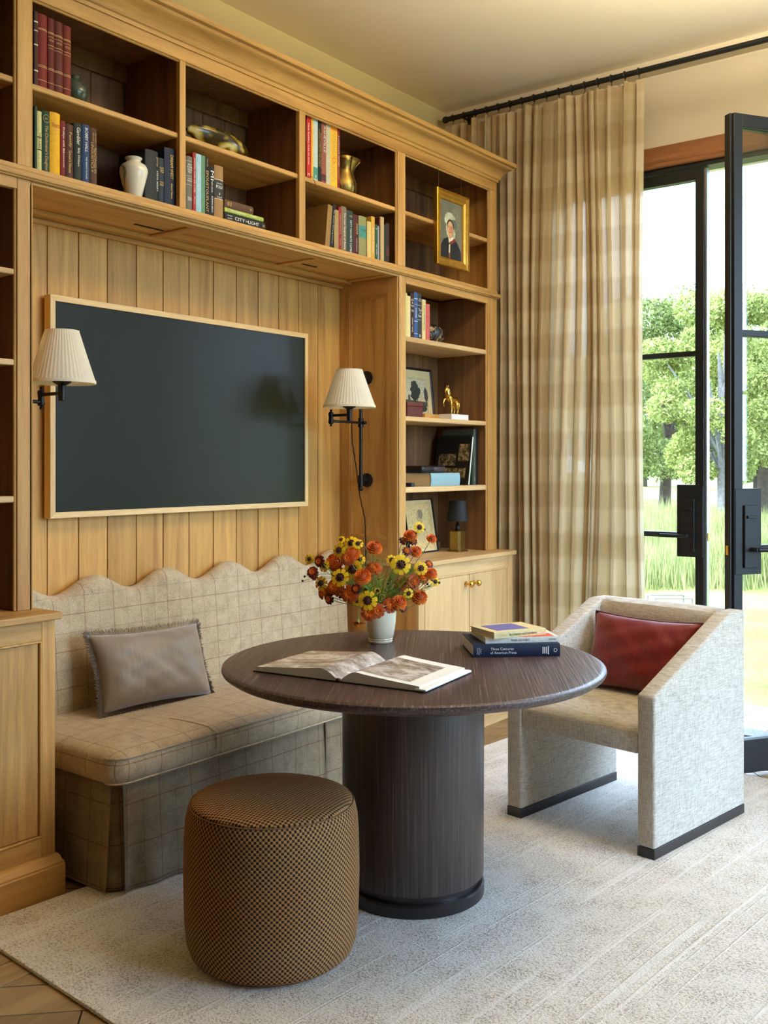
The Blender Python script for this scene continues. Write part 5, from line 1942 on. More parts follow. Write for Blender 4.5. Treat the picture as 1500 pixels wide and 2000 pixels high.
MB().sphere((0.040, -0.008, 0.052), 0.026, 20, 14, (0.6, 1.15, 1)).build('polished_eye', plain('eye', srgb(70, 76, 86), 0.12, 0.4), geo, smooth='all')


# ------------------------------------------------------------------ second tower shelf
def framed_print(name, label, cx, y0, y1, z0, h, lean, frame, mat_, fw_, draw):
    """frame leaning against the shelf back; modelled upright then tilted about its foot"""
    Fm = bpy.data.objects.new(name, None)
    COL.objects.link(Fm)
    Fm.location = (cx, (y0 + y1) / 2, z0)
    Fm.rotation_euler = (0, -lean, 0)
    tag(Fm, label, 'picture')
    hw = (y1 - y0) / 2
    for a, b in (((-hw, 0), (hw, 0)), ((hw, 0), (hw, h)), ((hw, h), (-hw, h)), ((-hw, h), (-hw, 0))):
        s = lambda p: (1 if p[0] < 0 else -1, 1 if p[1] == 0 else -1)
        m = MB()
        pr = [(0, -0.006), (0, 0.006), (fw_ * 0.6, 0.006), (fw_, 0.002), (fw_, -0.006)]
        m.loft([[(q, c[0] + s(c)[0] * p, c[1] + s(c)[1] * p) for p, q in pr] for c in (a, b)])
        m.build('frame_bar', frame, Fm)
    sheet = MB().box(-0.005, -0.001, -hw + fw_ - 0.002, hw - fw_ + 0.002, fw_ - 0.002, h - fw_ + 0.002).build('sheet', mat_, Fm)
    draw(sheet, hw, h)
    return Fm


def flat(sheet, pts, col, lift):
    mm = plain('ink_wash', srgb(*col), 0.8, noise=0.25, nscale=90)
    MB().prism(pts, lambda p, q, t: (t, p, q), -0.0012, -0.001 + lift).build('ink_area', mm, sheet)


def blob(cy, cz, ry, rz, seed, n=26, w_=0.22):
    r = random.Random(seed)
    return [(cy + ry * (1 + w_ * r.uniform(-1, 1)) * math.cos(2 * PI * i / n), cz + rz * (1 + w_ * r.uniform(-1, 1)) * math.sin(2 * PI * i / n)) for i in range(n)]


def etching(sh, hw, h):
    flat(sh, [(-0.14, 0.045), (0.115, 0.045), (0.115, 0.235), (-0.14, 0.235)], (206, 190, 142), 0.0003)
    flat(sh, [(-0.14, 0.045), (0.108, 0.045), (0.108, 0.225), (-0.14, 0.225)], (216, 202, 160), 0.0004)
    flat(sh, [(-0.14, 0.085), (0.108, 0.080), (0.108, 0.105), (-0.14, 0.115)], (84, 82, 66), 0.0005)
    flat(sh, blob(0.06, 0.07, 0.045, 0.02, 4), (70, 70, 58), 0.0006)
    flat(sh, blob(0.0, 0.155, 0.045, 0.045, 5), (58, 60, 50), 0.0007)
    flat(sh, blob(-0.005, 0.195, 0.030, 0.022, 6), (66, 66, 54), 0.0008)
    flat(sh, blob(0.098, 0.145, 0.018, 0.04, 7), (74, 74, 62), 0.0008)
    flat(sh, blob(-0.06, 0.12, 0.012, 0.02, 8), (90, 88, 70), 0.0008)
    for y in (-0.004, 0.014):
        flat(sh, [(y, 0.098), (y + 0.005, 0.098), (y + 0.004, 0.14), (y, 0.14)], (50, 46, 38), 0.0009)


M['sheet'] = plain('aged_sheet', srgb(226, 206, 150), 0.85, noise=0.05, nscale=6)
M['black_frame'] = plain('black_frame', srgb(26, 20, 16), 0.4)
framed_print('framed_etching', 'black framed landscape etching of trees leaning at the shelf back', -3.128, 4.235, 4.56, 1.5853, 0.288, 0.10, 'black_frame', 'sheet', 0.012, etching)
rb_ = thing('red_box', (-2.93, 4.07, 1.5845), 'small dark red leather box in front of the etching', 'box')
MB().box(-3.02, -2.90, 3.99, 4.122, 1.5848, 1.640, 0.002).build('body', plain('red_leather', srgb(96, 40, 34), 0.5, noise=0.12, nscale=40), rb_)
MB().box(-3.021, -2.899, 3.989, 4.123, 1.641, 1.659, 0.002).build('lid', plain('red_leather_lid', srgb(104, 44, 38), 0.5, noise=0.12, nscale=40), rb_)
ob = thing('ornament_box', (-2.93, 4.33, 1.5845), 'low white and oak box under the brass horse', 'box')
MB().box(-2.955, -2.875, 4.345, 4.508, 1.5848, 1.613, 0.0015).build('white_face', plain('white_card', srgb(236, 234, 230), 0.5), ob)
MB().box(-3.04, -2.956, 4.22, 4.500, 1.5848, 1.612, 0.0015).build('wood_body', plain('honey_wood', srgb(196, 146, 72), 0.45, noise=0.12, nscale=30), ob)


def horse():
    Hs = thing('horse_figurine', (-2.925, 4.42, 1.6135), 'small rearing brass horse figurine on the white box', 'figurine', local=True)
    m = MB()
    # body runs from the croup (+y) up to the chest (-y); neck and head rise
    m.tube([(0, 0.052, 0.070), (0, 0.040, 0.078), (0, 0.018, 0.074), (0, -0.008, 0.078), (0, -0.028, 0.090), (0, -0.036, 0.100)], [0.008, 0.017, 0.0155, 0.0165, 0.017, 0.010], 14)
    m.tube([(0, -0.026, 0.088), (0, -0.036, 0.108), (0, -0.040, 0.126), (0, -0.042, 0.138)], [0.015, 0.0125, 0.009, 0.0075], 12)
    m.tube([(0, -0.036, 0.140), (0, -0.046, 0.136), (0, -0.056, 0.124), (0, -0.060, 0.116)], [0.007, 0.0085, 0.0062, 0.0045], 12)
    for s in (-1, 1):
        m.tube([(s * 0.004, -0.038, 0.142), (s * 0.005, -0.036, 0.153)], [0.003, 0.0008], 6)
    m.build('body', 'brass', Hs, smooth='all')
    for s in (-1, 1):
        l = MB()
        l.tube([(s * 0.009, 0.042, 0.072), (s * 0.010, 0.030, 0.048), (s * 0.010, 0.046, 0.026), (s * 0.010, 0.040, 0.003), (s * 0.010, 0.034, 0.0005)], [0.012, 0.0085, 0.0045, 0.0038, 0.0048], 8)
        l.build('hind_leg', 'brass', Hs, smooth='all')
    f = MB()
    f.tube([(0.008, -0.026, 0.082), (0.009, -0.014, 0.050), (0.009, -0.012, 0.026), (0.009, -0.014, 0.003), (0.009, -0.019, 0.0005)], [0.010, 0.0055, 0.0045, 0.0036, 0.0045], 8)
    f.build('fore_leg', 'brass', Hs, smooth='all')
    f = MB()
    f.tube([(-0.008, -0.030, 0.086), (-0.008, -0.056, 0.078), (-0.008, -0.066, 0.060), (-0.008, -0.058, 0.042)], [0.009, 0.0055, 0.004, 0.004], 8)
    f.build('fore_leg', 'brass', Hs, smooth='all')
    tl = MB()
    tl.tube([(0, 0.052, 0.076), (0, 0.066, 0.066), (0, 0.070, 0.044), (0, 0.064, 0.026)], [0.003, 0.006, 0.006, 0.001], 8)
    tl.build('tail', 'brass', Hs, smooth='all')
    mn = MB()
    mn.tube([(0, -0.030, 0.146), (0, -0.024, 0.126), (0, -0.014, 0.104), (0, -0.010, 0.092)], [0.002, 0.005, 0.006, 0.002], 8)
    mn.build('mane', 'brass', Hs, smooth='all')


horse()

# ------------------------------------------------------------------ third tower shelf
zS = 1.240
flat_book('large pale blue lying book on the third tower shelf', -2.868, 4.150, zS + 0.0003, 0.066, 0.265, 0.255, (150, 184, 190), texts=[('THE NEW HISTORY', 0.35, 0.002, 0.03, 'w')], group='books on the third tower shelf')
pb = thing('pencil_case', (-2.95, 4.24, zS + 0.0665), 'dark speckled round cornered case on the pale blue book', 'case')
MB().box(-3.06, -2.93, 4.16, 4.375, zS + 0.0668, zS + 0.104, 0.014, 3).build('body', plain('speckled', srgb(36, 26, 26), 0.35, noise=0.9, nscale=120), pb, smooth=True)
MB().box(-3.061, -2.9285, 4.26, 4.3765, zS + 0.070, zS + 0.100, 0.010, 2).build('patterned_band', plain('speckled_band', srgb(70, 56, 56), 0.4, noise=0.8, nscale=220), pb, smooth=True)
sb = MB().box(-2.93, -2.868, 3.98, 4.01, zS + 0.0005, zS + 0.020, 0.003).build('small_box', plain('slate_box', srgb(44, 48, 58), 0.5))
tag(sb, 'tiny slate coloured box at the left of the third tower shelf', 'box')
g = 'upright albums at the right end of the third tower shelf'
al = book('dark leaning album with sepia photographs on its cover on the third tower shelf', -2.895, 4.535, zS, 0.012, 0.262, 0.225, (30, 24, 21), (), (), g, lean=-0.165, rounded=False)
MB().box(-0.002, 0.0012, 0.001, 0.011, 0.001, 0.261).build('white_edge', 'paper_white', al)


def sepia(x0, x1, z0, z1, seed):
    t = NT('sepia_photo')
    n = t.noise(t.coord('Object', (1, 1, 1)), 42 + seed, 4, 0.6, 0.8)
    b = t.bsdf(**{'Roughness': 0.5})
    t.l(t.ramp(n, [(0.38, srgb(46, 34, 22)), (0.5, srgb(112, 92, 58)), (0.62, srgb(190, 170, 120))]), b.inputs['Base Color'])
    MB().box(x0, x1, -0.0008, 0.0, z0, z1).build('sepia_photograph', t.m, al)


sepia(-0.078, -0.012, 0.128, 0.222, 1)
sepia(-0.205, -0.095, 0.104, 0.168, 6)
sepia(-0.165, -0.025, 0.036, 0.090, 9)
book('dark green album at the right of the third tower shelf', -2.905, 4.592, zS, 0.010, 0.270, 0.20, (42, 70, 50), (), (), g, rounded=False)
book('grey green album at the right of the third tower shelf', -2.905, 4.606, zS, 0.022, 0.302, 0.20, (96, 98, 82), [('ROSES', 0.1, 0.02, 0.006, 'w', 'v')], (), g, rounded=False)
book('black album against the right side of the third tower shelf', -2.905, 4.630, zS, 0.020, 0.30, 0.20, (26, 30, 40), (), (), g, rounded=False)


# ------------------------------------------------------------------ worktop: drawing and small lamp
def sketch(sh, hw, h):
    flat(sh, [(-hw + 0.02, 0.02), (hw - 0.02, 0.02), (hw - 0.02, h - 0.02), (-hw + 0.02, h - 0.02)], (216, 190, 128), 0.0003)
    flat(sh, blob(0.0, 0.19, 0.028, 0.040, 3, 24, 0.08), (190, 166, 116), 0.0004)
    flat(sh, blob(0.008, 0.205, 0.022, 0.026, 4, 20, 0.1), (150, 132, 96), 0.0005)
    flat(sh, blob(0.0, 0.105, 0.05, 0.05, 5, 20, 0.1), (200, 176, 122), 0.0004)


framed_print('framed_drawing', 'thin framed pencil portrait drawing leaning behind the flowers', -3.03, 4.19, 4.45, ZT + 0.0014, 0.285, 0.16, 'black_frame', 'sheet', 0.007, sketch)
kb = MB().box(XB + 0.016, XB + 0.04, 4.38, 4.58, ZT + 0.0005, ZT + 0.075, 0.003).build('wood_block', 'oak_pale')
tag(kb, 'low pale wooden block behind the leaning drawing', 'block')
lp = thing('table_lamp', (-2.945, 4.508, ZT), 'small table lamp with black shade and square brass base', 'lamp')
lx, ly = -2.945, 4.508
sq = [(-0.034, -0.034), (0.034, -0.034), (0.034, 0.034), (-0.034, 0.034)]


def oct_ring(r, c, z):
    k = r - c
    return [(lx + a, ly + b, z) for a, b in ((-k, -r), (k, -r), (r, -k), (r, k), (k, r), (-k, r), (-r, k), (-r, -k))]


m = MB()
m.loft([oct_ring(0.045, 0.012, ZT + 0.0003), oct_ring(0.045, 0.012, ZT + 0.006), oct_ring(0.040, 0.011, ZT + 0.009), oct_ring(0.035, 0.010, ZT + 0.010)])
m.build('foot', 'brass_old', lp)
m = MB()
m.loft([oct_ring(0.035, 0.011, ZT + 0.010), oct_ring(0.035, 0.011, ZT + 0.108), oct_ring(0.031, 0.010, ZT + 0.113)])
m.build('body', 'brass_old', lp)
MB().lathe([(0.02, 0.112), (0.014, 0.118), (0.011, 0.124), (0.012, 0.138), (0.008, 0.142), (0.005, 0.170)], (lx, ly, ZT), 20).build('neck', 'bronze', lp, smooth=True)
MB().lathe([(0.057, 0.162), (0.0435, 0.273), (0.042, 0.273), (0.0555, 0.162)], (lx, ly, ZT), 40, caps=False).build('shade', plain('black_card', srgb(20, 22, 26), 0.7), lp, smooth=True)


# ------------------------------------------------------------------ books on the table
def open_book():
    O = bpy.data.objects.new('open_book', None)
    COL.objects.link(O)
    O.location = (-1.852, 2.333, TZ)
    O.rotation_euler = (0, 0, math.radians(8))
    tag(O, 'large open photography book lying on the round table', 'book')
    hh = 0.150
    cov = plain('black_cover', srgb(24, 24, 26), 0.35)
    MB().box(-0.300, -0.012, -hh, hh, 0.0005, 0.0035, 0.001).build('cover_board', cov, O)
    MB().box(0.012, 0.272, -hh, hh, 0.0005, 0.0035, 0.001).build('cover_board', cov, O)
    MB().box(-0.013, 0.013, -hh, hh, 0.0005, 0.003, 0.001).build('spine', cov, O)

    def page_photo(name, seed):
        t = NT(name)
        v = t.coord('Object', (1, 1.6, 1))
        n = t.noise(v, 9, 6, 0.65, 0.8)
        n2 = t.noise(t.coord('Object'), 60, 4, 0.7)
        b = t.bsdf(**{'Roughness': 0.25, 'Specular IOR Level': 0.5})
        s = t.math('ADD', t.math('MULTIPLY', n, 0.7), t.math('MULTIPLY', n2, 0.3))
        t.l(t.ramp(s, [(0.36, srgb(92, 84, 78)), (0.48, srgb(166, 152, 138)), (0.6, srgb(222, 216, 212))]), b.inputs['Base Color'])
        return t.m
    for s, seed in ((-1, 3), (1, 5)):
        # page block: rises steeply from the gutter and falls to the fore edge
        n = 24
        hw = 0.294 if s < 0 else 0.262
        top, bot = [], []
        for i in range(n + 1):
            f = i / n
            x = s * (0.002 + (hw - 0.006) * f)
            z = 0.004 + 0.030 * math.sin(min(1, f / 0.22) * PI / 2) * (1 - 0.62 * max(0, (f - 0.22) / 0.78) ** 0.8)
            top.append((x, z))
            bot.append((x, 0.0037))
        m = MB()
        m.loft([[(x, y, z) for x, z in top] + [(x, y, z) for x, z in reversed(bot)] for y in (-hh + 0.004, hh - 0.004)])
        blk = m.build('page_block', 'paper_white', O, smooth=True)
        m = MB()
        a0, a1 = (0, n) if s < 0 else (1, n - 4)
        m.loft([[(x, y, z + 0.0005) for x, z in top[a0:a1 + 1]] for y in (-hh + (0.004 if s < 0 else 0.03), hh - (0.004 if s < 0 else 0.045))], False, False)
        m.build('printed_photo', page_photo('photo_print_%d' % seed, seed), blk, smooth='all')
    # loose dust jacket flap at the right edge
    MB().box(0.244, 0.280, -hh, hh, 0.0036, 0.010, 0.003, 2).build('jacket_flap', 'paper_white', O, smooth=True)
    MB().box(-0.006, 0.006, -hh - 0.006, -hh + 0.006, 0.004, 0.012, 0.002).build('ribbon', 'ink_m', O)


open_book()


def stack_book(label, p0, ang, z, th, L, dep, c, texts, top=None, pages='paper_white', rounded=False):
    """lying book; p0 = front left corner of the spine, spine runs along ang, pages behind"""
    B = flat_book(label, 0, 0, 0, th, L, dep, c, texts, group='books stacked on the round table', mat_pages=pages, rounded=rounded)
    B.matrix_world = Matrix.Translation((p0[0], p0[1], z)) @ Matrix.Rotation(ang - PI / 2, 4, 'Z') @ Matrix.Translation((0, 0, th)) @ Matrix.Rotation(-PI / 2, 4, 'X')
    if top:
        top(B, L, dep)
    return B


an = math.atan2(2.916 - 2.726, -1.511 + 1.720)
stack_book('thick navy book titled Three Centuries of American Prints', (-1.720, 2.726), an, TZ + 0.0004, 0.041, 0.283, 0.215, (26, 36, 60),
           [('Three Centuries', 0.33, 0.075, 0.0085, 'w', 0.66), ('of American Prints', 0.345, 0.085, 0.0085, 'w', 0.36), ('NATIONAL', 0.045, 0.003, 0.022, 'w'), ('GALLERY', 0.065, 0.003, 0.024, 'w'), ('ART', 0.085, 0.003, 0.016, 'w'),
            ('I', 0.80, 0.003, 0.022, 'w'), ('I', 0.82, 0.003, 0.02, 'w'), ('I', 0.84, 0.003, 0.022, 'w'), ('I', 0.862, 0.003, 0.026, 'w'), ('O', 0.945, 0.012, 0.013, 'w'), ('/', 0.945, 0.006, 0.010, 'k')], rounded=True)
stack_book('thin white book titled Mark Rothko between the two others', (-1.698, 2.764), math.atan2(2.943 - 2.764, -1.528 + 1.698), TZ + 0.0418, 0.018, 0.247, 0.20, (222, 218, 206),
           [('MARK ROTHKO', 0.47, 0.062, 0.007, 'k'), ('TASCHEN', 0.90, 0.026, 0.005, 'k'), ('JACOB BAAL-TESHUVA', 0.12, 0.04, 0.003, 's')],
           top=lambda B, L, d: MB().box(-0.06, -0.004, -0.0012, 0.0, L * 0.45, L * 0.93).build('orange_print', plain('orange_print', srgb(214, 84, 48), 0.5), B))
stack_book('small cream book with a purple picture on top of the table stack', (-1.666, 2.764), math.atan2(2.935 - 2.757, -1.574 + 1.664), TZ + 0.0602, 0.021, 0.200, 0.150, (224, 206, 150),
           [('Best Interiors and Decorations', 0.55, 0.105, 0.008, 'k'), ('1924', 0.16, 0.02, 0.004, 's')], pages='paper',
           top=lambda B, L, d: MB().box(-d + 0.02, -0.025, -0.0010, 0.0, L * 0.14, L * 0.74).build('purple_picture', plain('purple_picture', srgb(112, 106, 172), 0.5, noise=0.3, nscale=60), B))


# ------------------------------------------------------------------ vase and flowers
VX, VY = -2.130, 2.771
VS = MB().lathe([(0.030, 0.0), (0.040, 0.001), (0.0425, 0.006), (0.0415, 0.010), (0.0435, 0.014), (0.0425, 0.017), (0.0455, 0.022), (0.050, 0.045), (0.0535, 0.075), (0.0555, 0.105), (0.0545, 0.128), (0.0555, 0.134), (0.053, 0.134), (0.0505, 0.126), (0.0495, 0.08), (0.035, 0.02), (0.005, 0.016)],
                (VX, VY, TZ), 64).build('flower_vase', plain('cream_ceramic', srgb(242, 228, 194), 0.25, coat=0.4), smooth=True)
tag(VS, 'cream ceramic vase holding the bouquet on the round table', 'vase')
MOUTH = Vector((VX, VY, TZ + 0.125))
KF = 3.41 / 1958.0
M['petal_y'] = plain('petal_yellow', srgb(250, 200, 20), 0.6, noise=0.12, nscale=150)
M['petal_o'] = plain('petal_orange', srgb(226, 116, 22), 0.65, noise=0.25, nscale=150)
M['petal_r'] = plain('petal_rust', srgb(184, 80, 22), 0.65, noise=0.35, nscale=120)
M['petal_d'] = plain('petal_maroon', srgb(96, 18, 14), 0.6, noise=0.3, nscale=120)
M['disc_d'] = plain('flower_disc', srgb(62, 14, 12), 0.8, noise=0.4, nscale=300)
M['disc_o'] = plain('flower_disc_gold', srgb(226, 130, 20), 0.8, noise=0.4, nscale=300)
M['stem'] = plain('stem_green', srgb(132, 160, 84), 0.6)
M['bud'] = plain('bud', srgb(50, 30, 20), 0.7)


def petal(m, L, w_, base, tip_z, ang, cup, n=4, notch=True):
    """one petal blade in local flower coordinates (flower faces +z)"""
    ca_, sa_ = math.cos(ang), math.sin(ang)
    rows = []
    for i in range(n + 1):
        f = i / n
        r = base + L * f
        ww = w_ * (0.35 + 0.65 * math.sin(min(1, f * 1.15) * PI / 2)) * (1 if f < 0.99 else 0.8)
        z = cup * f * f * L + tip_z * f
        rows.append([(r, -ww / 2, z - 0.0006), (r + (0.0012 if f > 0.99 and notch else 0), 0, z + 0.0012 * (1 - f)), (r, ww / 2, z - 0.0006)])
    m.loft([[(x * ca_ - y * sa_, x * sa_ + y * ca_, z) for x, y, z in row] for row in rows], False, False)


PROTO = {}


def flower_parts(kind):
    if kind in PROTO:
        return PROTO[kind]
    r = random.Random(kind)
    parts = []
    if kind == 'Y':
        m = MB()
        for k in range(9):
            petal(m, 0.62, 0.46, 0.30, 0.04 + 0.05 * (k % 2), 2 * PI * k / 9 + r.uniform(-0.1, 0.1), -0.25)
        parts.append(('petals', m.mesh('petals_y'), 'petal_y'))
        m = MB()
        for k in range(9):
            petal(m, 0.22, 0.26, 0.22, 0.10, 2 * PI * k / 9 + 0.1, 0.0, 2, False)
        m.sphere((0, 0, 0.06), 0.27, 14, 8, (1, 1, 0.55))
        parts.append(('disc', m.mesh('disc_y', True), 'disc_d'))
    elif kind == 'P':
        m = MB()
        for ring, (nn, base, lf, tz) in enumerate(((14, 0.25, 0.72, -0.32), (14, 0.22, 0.74, -0.02), (13, 0.18, 0.66, 0.26), (11, 0.12, 0.52, 0.46), (8, 0.06, 0.36, 0.62), (5, 0.02, 0.18, 0.72))):
            for k in range(nn):
                petal(m, lf, 0.36, base, tz, 2 * PI * (k + 0.5 * (ring % 2)) / nn + r.uniform(-0.12, 0.12), 0.10, 3)
        parts.append(('petals', m.mesh('petals_p'), 'petal_o'))
        m = MB()
        m.sphere((0, 0, 0.12), 0.62, 14, 10, (1, 1, 0.85))
        parts.append(('heart', m.mesh('heart_p', True), 'petal_r'))
    else:
        m = MB()
        for ring, (nn, base, lf, tz) in enumerate(((9, 0.28, 0.74, -0.10), (8, 0.24, 0.66, 0.10))):
            for k in range(nn):
                petal(m, lf, 0.52, base, tz, 2 * PI * (k + 0.5 * ring) / nn + r.uniform(-0.15, 0.15), -0.15, 3)
        parts.append(('petals', m.mesh('petals_r'), 'petal_r' if kind == 'R' else 'petal_d'))
        m = MB()
        for ring, (nn, base, lf, tz) in enumerate(((10, 0.12, 0.44, 0.20), (7, 0.06, 0.28, 0.36))):
            for k in range(nn):
                petal(m, lf, 0.26, base, tz, 2 * PI * (k + 0.5 * ring) / nn, 0.1, 2)
        m.sphere((0, 0, 0.14), 0.26, 12, 8, (1, 1, 0.7))
        parts.append(('crest', m.mesh('crest_r'), 'petal_o'))
    m = MB()
    m.lathe([(0.02, -0.55), (0.10, -0.45), (0.22, -0.15), (0.26, 0.02), (0.1, 0.03)], (0, 0, 0), 10)
    parts.append(('calyx', m.mesh('calyx', True), 'stem'))
    for nm, me, mt in parts:
        me.materials.append(M[mt])
    PROTO[kind] = parts
    return parts


NAMES = {'Y': ('coreopsis_flower', 'yellow dark centred coreopsis'), 'P': ('pompom_marigold', 'round orange pompom marigold'), 'R': ('rust_marigold', 'rust orange marigold'), 'D': ('maroon_marigold', 'small maroon marigold')}
ORD = ['leftmost', 'second from left', 'third from left', 'fourth from left', 'fifth from left', 'sixth from left', 'seventh from left', 'eighth from left', 'ninth from left', 'tenth from left', 'eleventh from left']


def zone(u, v):
    if v > 870:
        return 'hanging over the vase rim'
    if u < 420:
        return 'on the left side of the bouquet'
    if u > 960 and v < 320:
        return 'on the tall sprays at the upper right'
    if u > 860:
        return 'on the right side of the bouquet'
    if v < 420:
        return 'at the top middle of the bouquet'
    return 'in the middle of the bouquet'


FL = [(410, 275, 'Y', 60), (530, 205, 'Y', 62), (595, 210, 'Y', 45), (610, 365, 'Y', 50), (545, 460, 'Y', 84), (420, 540, 'Y', 76), (235, 600, 'Y', 62), (265, 430, 'Y', 50), (215, 380, 'D', 46), (120, 360, 'Y', 42),
      (690, 765, 'Y', 82), (685, 655, 'Y', 52), (590, 765, 'Y', 46), (925, 370, 'Y', 46), (1015, 415, 'Y', 84), (1210, 450, 'Y', 58), (1195, 50, 'Y', 50), (1090, 695, 'Y', 42), (1350, 580, 'Y', 40), (490, 490, 'Y', 52), (430, 170, 'Y', 36),
      (785, 670, 'Y', 30), (1320, 560, 'Y', 34), (755, 250, 'P', 66), (640, 530, 'P', 68), (1195, 730, 'P', 66), (1315, 160, 'P', 44), (1160, 285, 'P', 52), (1110, 130, 'P', 56), (1310, 500, 'P', 54), (1230, 540, 'R', 52), (1145, 580, 'R', 56),
      (345, 380, 'R', 72), (380, 460, 'R', 64), (545, 310, 'P', 66), (500, 350, 'R', 60), (370, 630, 'R', 72), (265, 690, 'R', 54), (310, 750, 'D', 44), (515, 700, 'R', 72), (575, 650, 'D', 40), (750, 450, 'R', 66), (150, 485, 'D', 46), (165, 520, 'R', 36),
      (1020, 610, 'R', 60), (905, 730, 'R', 50), (1000, 780, 'P', 62), (910, 810, 'R', 60), (705, 875, 'R', 70), (785, 865, 'R', 60), (590, 985, 'R', 66), (1075, 280, 'D', 36), (1040, 180, 'D', 34), (1135, 185, 'D', 34), (1290, 410, 'D', 36),
      (440, 350, 'D', 40), (1090, 560, 'R', 40), (430, 690, 'D', 42), (1040, 840, 'D', 32)]


def bouquet():
    r = random.Random(4)
    for i, (fu, fv, kind, sz) in enumerate(FL):
        u, v = 580 + fu / 5.0, 1020 + fv / 5.0
        depth = r.uniform(-0.075, 0.075)
        if fv > 860:
            depth = -0.075
        if (fu, fv) in ((755, 250), (750, 450)):
            depth = 0.05
        if (fu, fv) in ((640, 530), (690, 765), (1015, 415)):
            depth = -0.085
        k = KF * (3.41 + depth) / 3.41
        lat = (u - 750.0) * k
        pos = FWD * (3.41 + depth) + RGT * lat + Vector((0, 0, 1.35 - (v - 907.3) * k))
        rad = sz * 1.28 / 5.0 * k
        out = pos - MOUTH
        out.z *= 0.55
        face = (out.normalized() * 0.55 - FWD * 0.75 + Vector((r.uniform(-0.25, 0.25), r.uniform(-0.25, 0.25), r.uniform(-0.1, 0.3)))).normalized()
        if kind == 'P':
            face = (face + Vector((0, 0, 0.5))).normalized()
        if (fu, fv) == (590, 985):
            face = Vector((-0.1, -0.2, -0.9)).normalized()
        nm, lab = NAMES[kind]
        mates = sorted(a for a, b, k2, s2 in FL if k2 == kind and zone(a, b) == zone(fu, fv))
        if len(mates) > 1:
            lab = lab + ' ' + ORD[mates.index(fu)]
        Fo = thing(nm, pos, lab + ' ' + zone(fu, fv), 'flower', 'flowers in the cream vase', local=True)
        q = face.to_track_quat('Z', 'Y')
        spin = r.uniform(0, 6.28)
        mat = (q.to_matrix() @ Matrix.Rotation(spin, 3, 'Z')).to_4x4()
        for pn, me, mt in flower_parts(kind):
            o = link(pn, me, None, Fo)
            o.matrix_basis = mat @ Matrix.Scale(rad, 4)
        # stem down to the vase mouth, in the flower's own coordinates
        a = -face * rad * 0.5
        e = MOUTH + Vector((r.uniform(-0.03, 0.03), r.uniform(-0.03, 0.03), -0.03)) - pos
        if (fu, fv) == (590, 985):
            c1 = a + Vector((0, 0, 0.09))
            c2 = Vector((e.x * 0.6, e.y * 0.6, 0.11))
        else:
            c1 = a - face * 0.03 + Vector((0, 0, -0.02))
            c2 = e.lerp(a, 0.35) + Vector((0, 0, 0.01))
        pts = []
        for t_ in [j / 9 for j in range(10)]:
            p = a * (1 - t_) ** 3 + c1 * 3 * t_ * (1 - t_) ** 2 + c2 * 3 * t_ * t_ * (1 - t_) + e * t_ ** 3
            pts.append(p)
        MB().tube(pts, 0.0013, 5).build('stem', 'stem', Fo, smooth=True)
    for i, (fu, fv) in enumerate(sorted(((75, 530), (55, 572), (1245, 72), (1165, 105), (1115, 425), (870, 660), (1390, 590), (1275, 605), (890, 600), (625, 195), (1180, 415)))):
        u, v = 580 + fu / 5.0, 1020 + fv / 5.0
        depth = r.uniform(-0.04, 0.04)
        k = KF * (3.41 + depth) / 3.41
        pos = FWD * (3.41 + depth) + RGT * ((u - 750.0) * k) + Vector((0, 0, 1.35 - (v - 907.3) * k))
        Fo = thing('flower_bud', pos, 'small dark round flower bud in the bouquet, ' + ORD[i], 'flower bud', 'flower buds in the cream vase', local=True)
        MB().sphere((0, 0, 0), 0.0042, 10, 8).build('bud', 'bud', Fo, smooth=True)
        e = MOUTH - pos
        MB().tube([Vector((0, 0, 0)) + e * t_ + Vector((0, 0, 0.05 * math.sin(PI * t_))) for t_ in [j / 8 for j in range(9)]], 0.0009, 5).build('stem', 'stem', Fo, smooth=True)


bouquet()


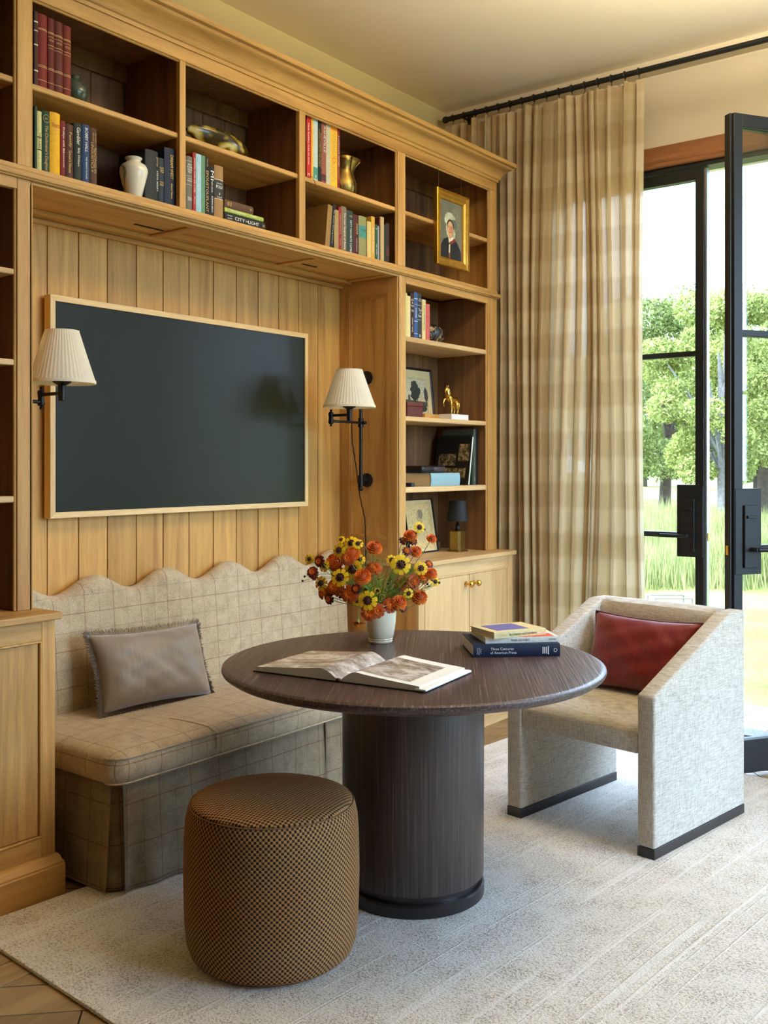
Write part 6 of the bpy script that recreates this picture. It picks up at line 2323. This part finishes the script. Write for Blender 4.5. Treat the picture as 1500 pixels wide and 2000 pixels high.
def greenery():
    r = random.Random(12)
    m = MB()
    for k in range(46):
        a = r.uniform(0, 2 * PI)
        el = r.uniform(0.25, 1.35)
        L = r.uniform(0.09, 0.20)
        d = Vector((math.cos(a) * math.cos(el), math.sin(a) * math.cos(el), math.sin(el)))
        p0 = MOUTH + Vector((d.x * 0.03, d.y * 0.03, 0))
        p1 = p0 + d * L
        m.tube([p0, p0.lerp(p1, 0.5) + Vector((0, 0, 0.008)), p1], [0.0012, 0.001, 0.0006], 4)
        for j in range(16):
            f = 0.25 + 0.75 * j / 16
            c = p0.lerp(p1, f)
            for s in (-1, 1):
                w_ = d.cross(Vector((0, 0, 1))).normalized() * s + d * 0.9 + Vector((r.uniform(-0.4, 0.4), r.uniform(-0.4, 0.4), r.uniform(-0.3, 0.5)))
                w_.normalize()
                l = r.uniform(0.014, 0.032)
                t_ = w_.cross(Vector((r.random(), r.random(), r.random()))).normalized() * 0.0014
                m.quad([c - t_, c + w_ * l * 0.5 - t_ * 1.2, c + w_ * l, c + w_ * l * 0.5 + t_ * 1.2])
    o = m.build('feathery_foliage', leaf_mat('bouquet_leaf', srgb(70, 104, 30), srgb(150, 182, 84), 0.3))
    tag(o, 'feathery green marigold foliage filling the bouquet', 'foliage', None, 'stuff')


greenery()

# ------------------------------------------------------------------ lettering
def build_texts():
    tmp = []
    for s, parent, org, ux, uy, L, H_, mat, name in TEXTS:
        cu = bpy.data.curves.new('t', 'FONT')
        cu.body = s
        cu.resolution_u = 2
        cu.align_x = 'CENTER'
        o = bpy.data.objects.new('t', cu)
        COL.objects.link(o)
        tmp.append(o)
    bpy.context.view_layer.update()
    dg = bpy.context.evaluated_depsgraph_get()
    for o, (s, parent, org, ux, uy, L, H_, mat, name) in zip(tmp, TEXTS):
        me = bpy.data.meshes.new_from_object(o.evaluated_get(dg))
        if len(me.vertices) == 0:
            continue
        co = np.empty(len(me.vertices) * 3)
        me.vertices.foreach_get('co', co)
        co = co.reshape(-1, 3)
        lo, hi = co.min(0), co.max(0)
        c = (lo + hi) / 2
        sx = L / max(1e-6, hi[0] - lo[0])
        sy = H_ / max(1e-6, hi[1] - lo[1])
        uz = ux.cross(uy)
        new = np.array(org)[None] + (co[:, :1] - c[0]) * sx * np.array(ux)[None] + (co[:, 1:2] - c[1]) * sy * np.array(uy)[None]
        me.vertices.foreach_set('co', new.reshape(-1))
        me.update()
        me.materials.clear()
        link(name, me, mat, parent)
    for o in tmp:
        cu = o.data
        bpy.data.objects.remove(o, do_unlink=True)
        bpy.data.curves.remove(cu)


build_texts()
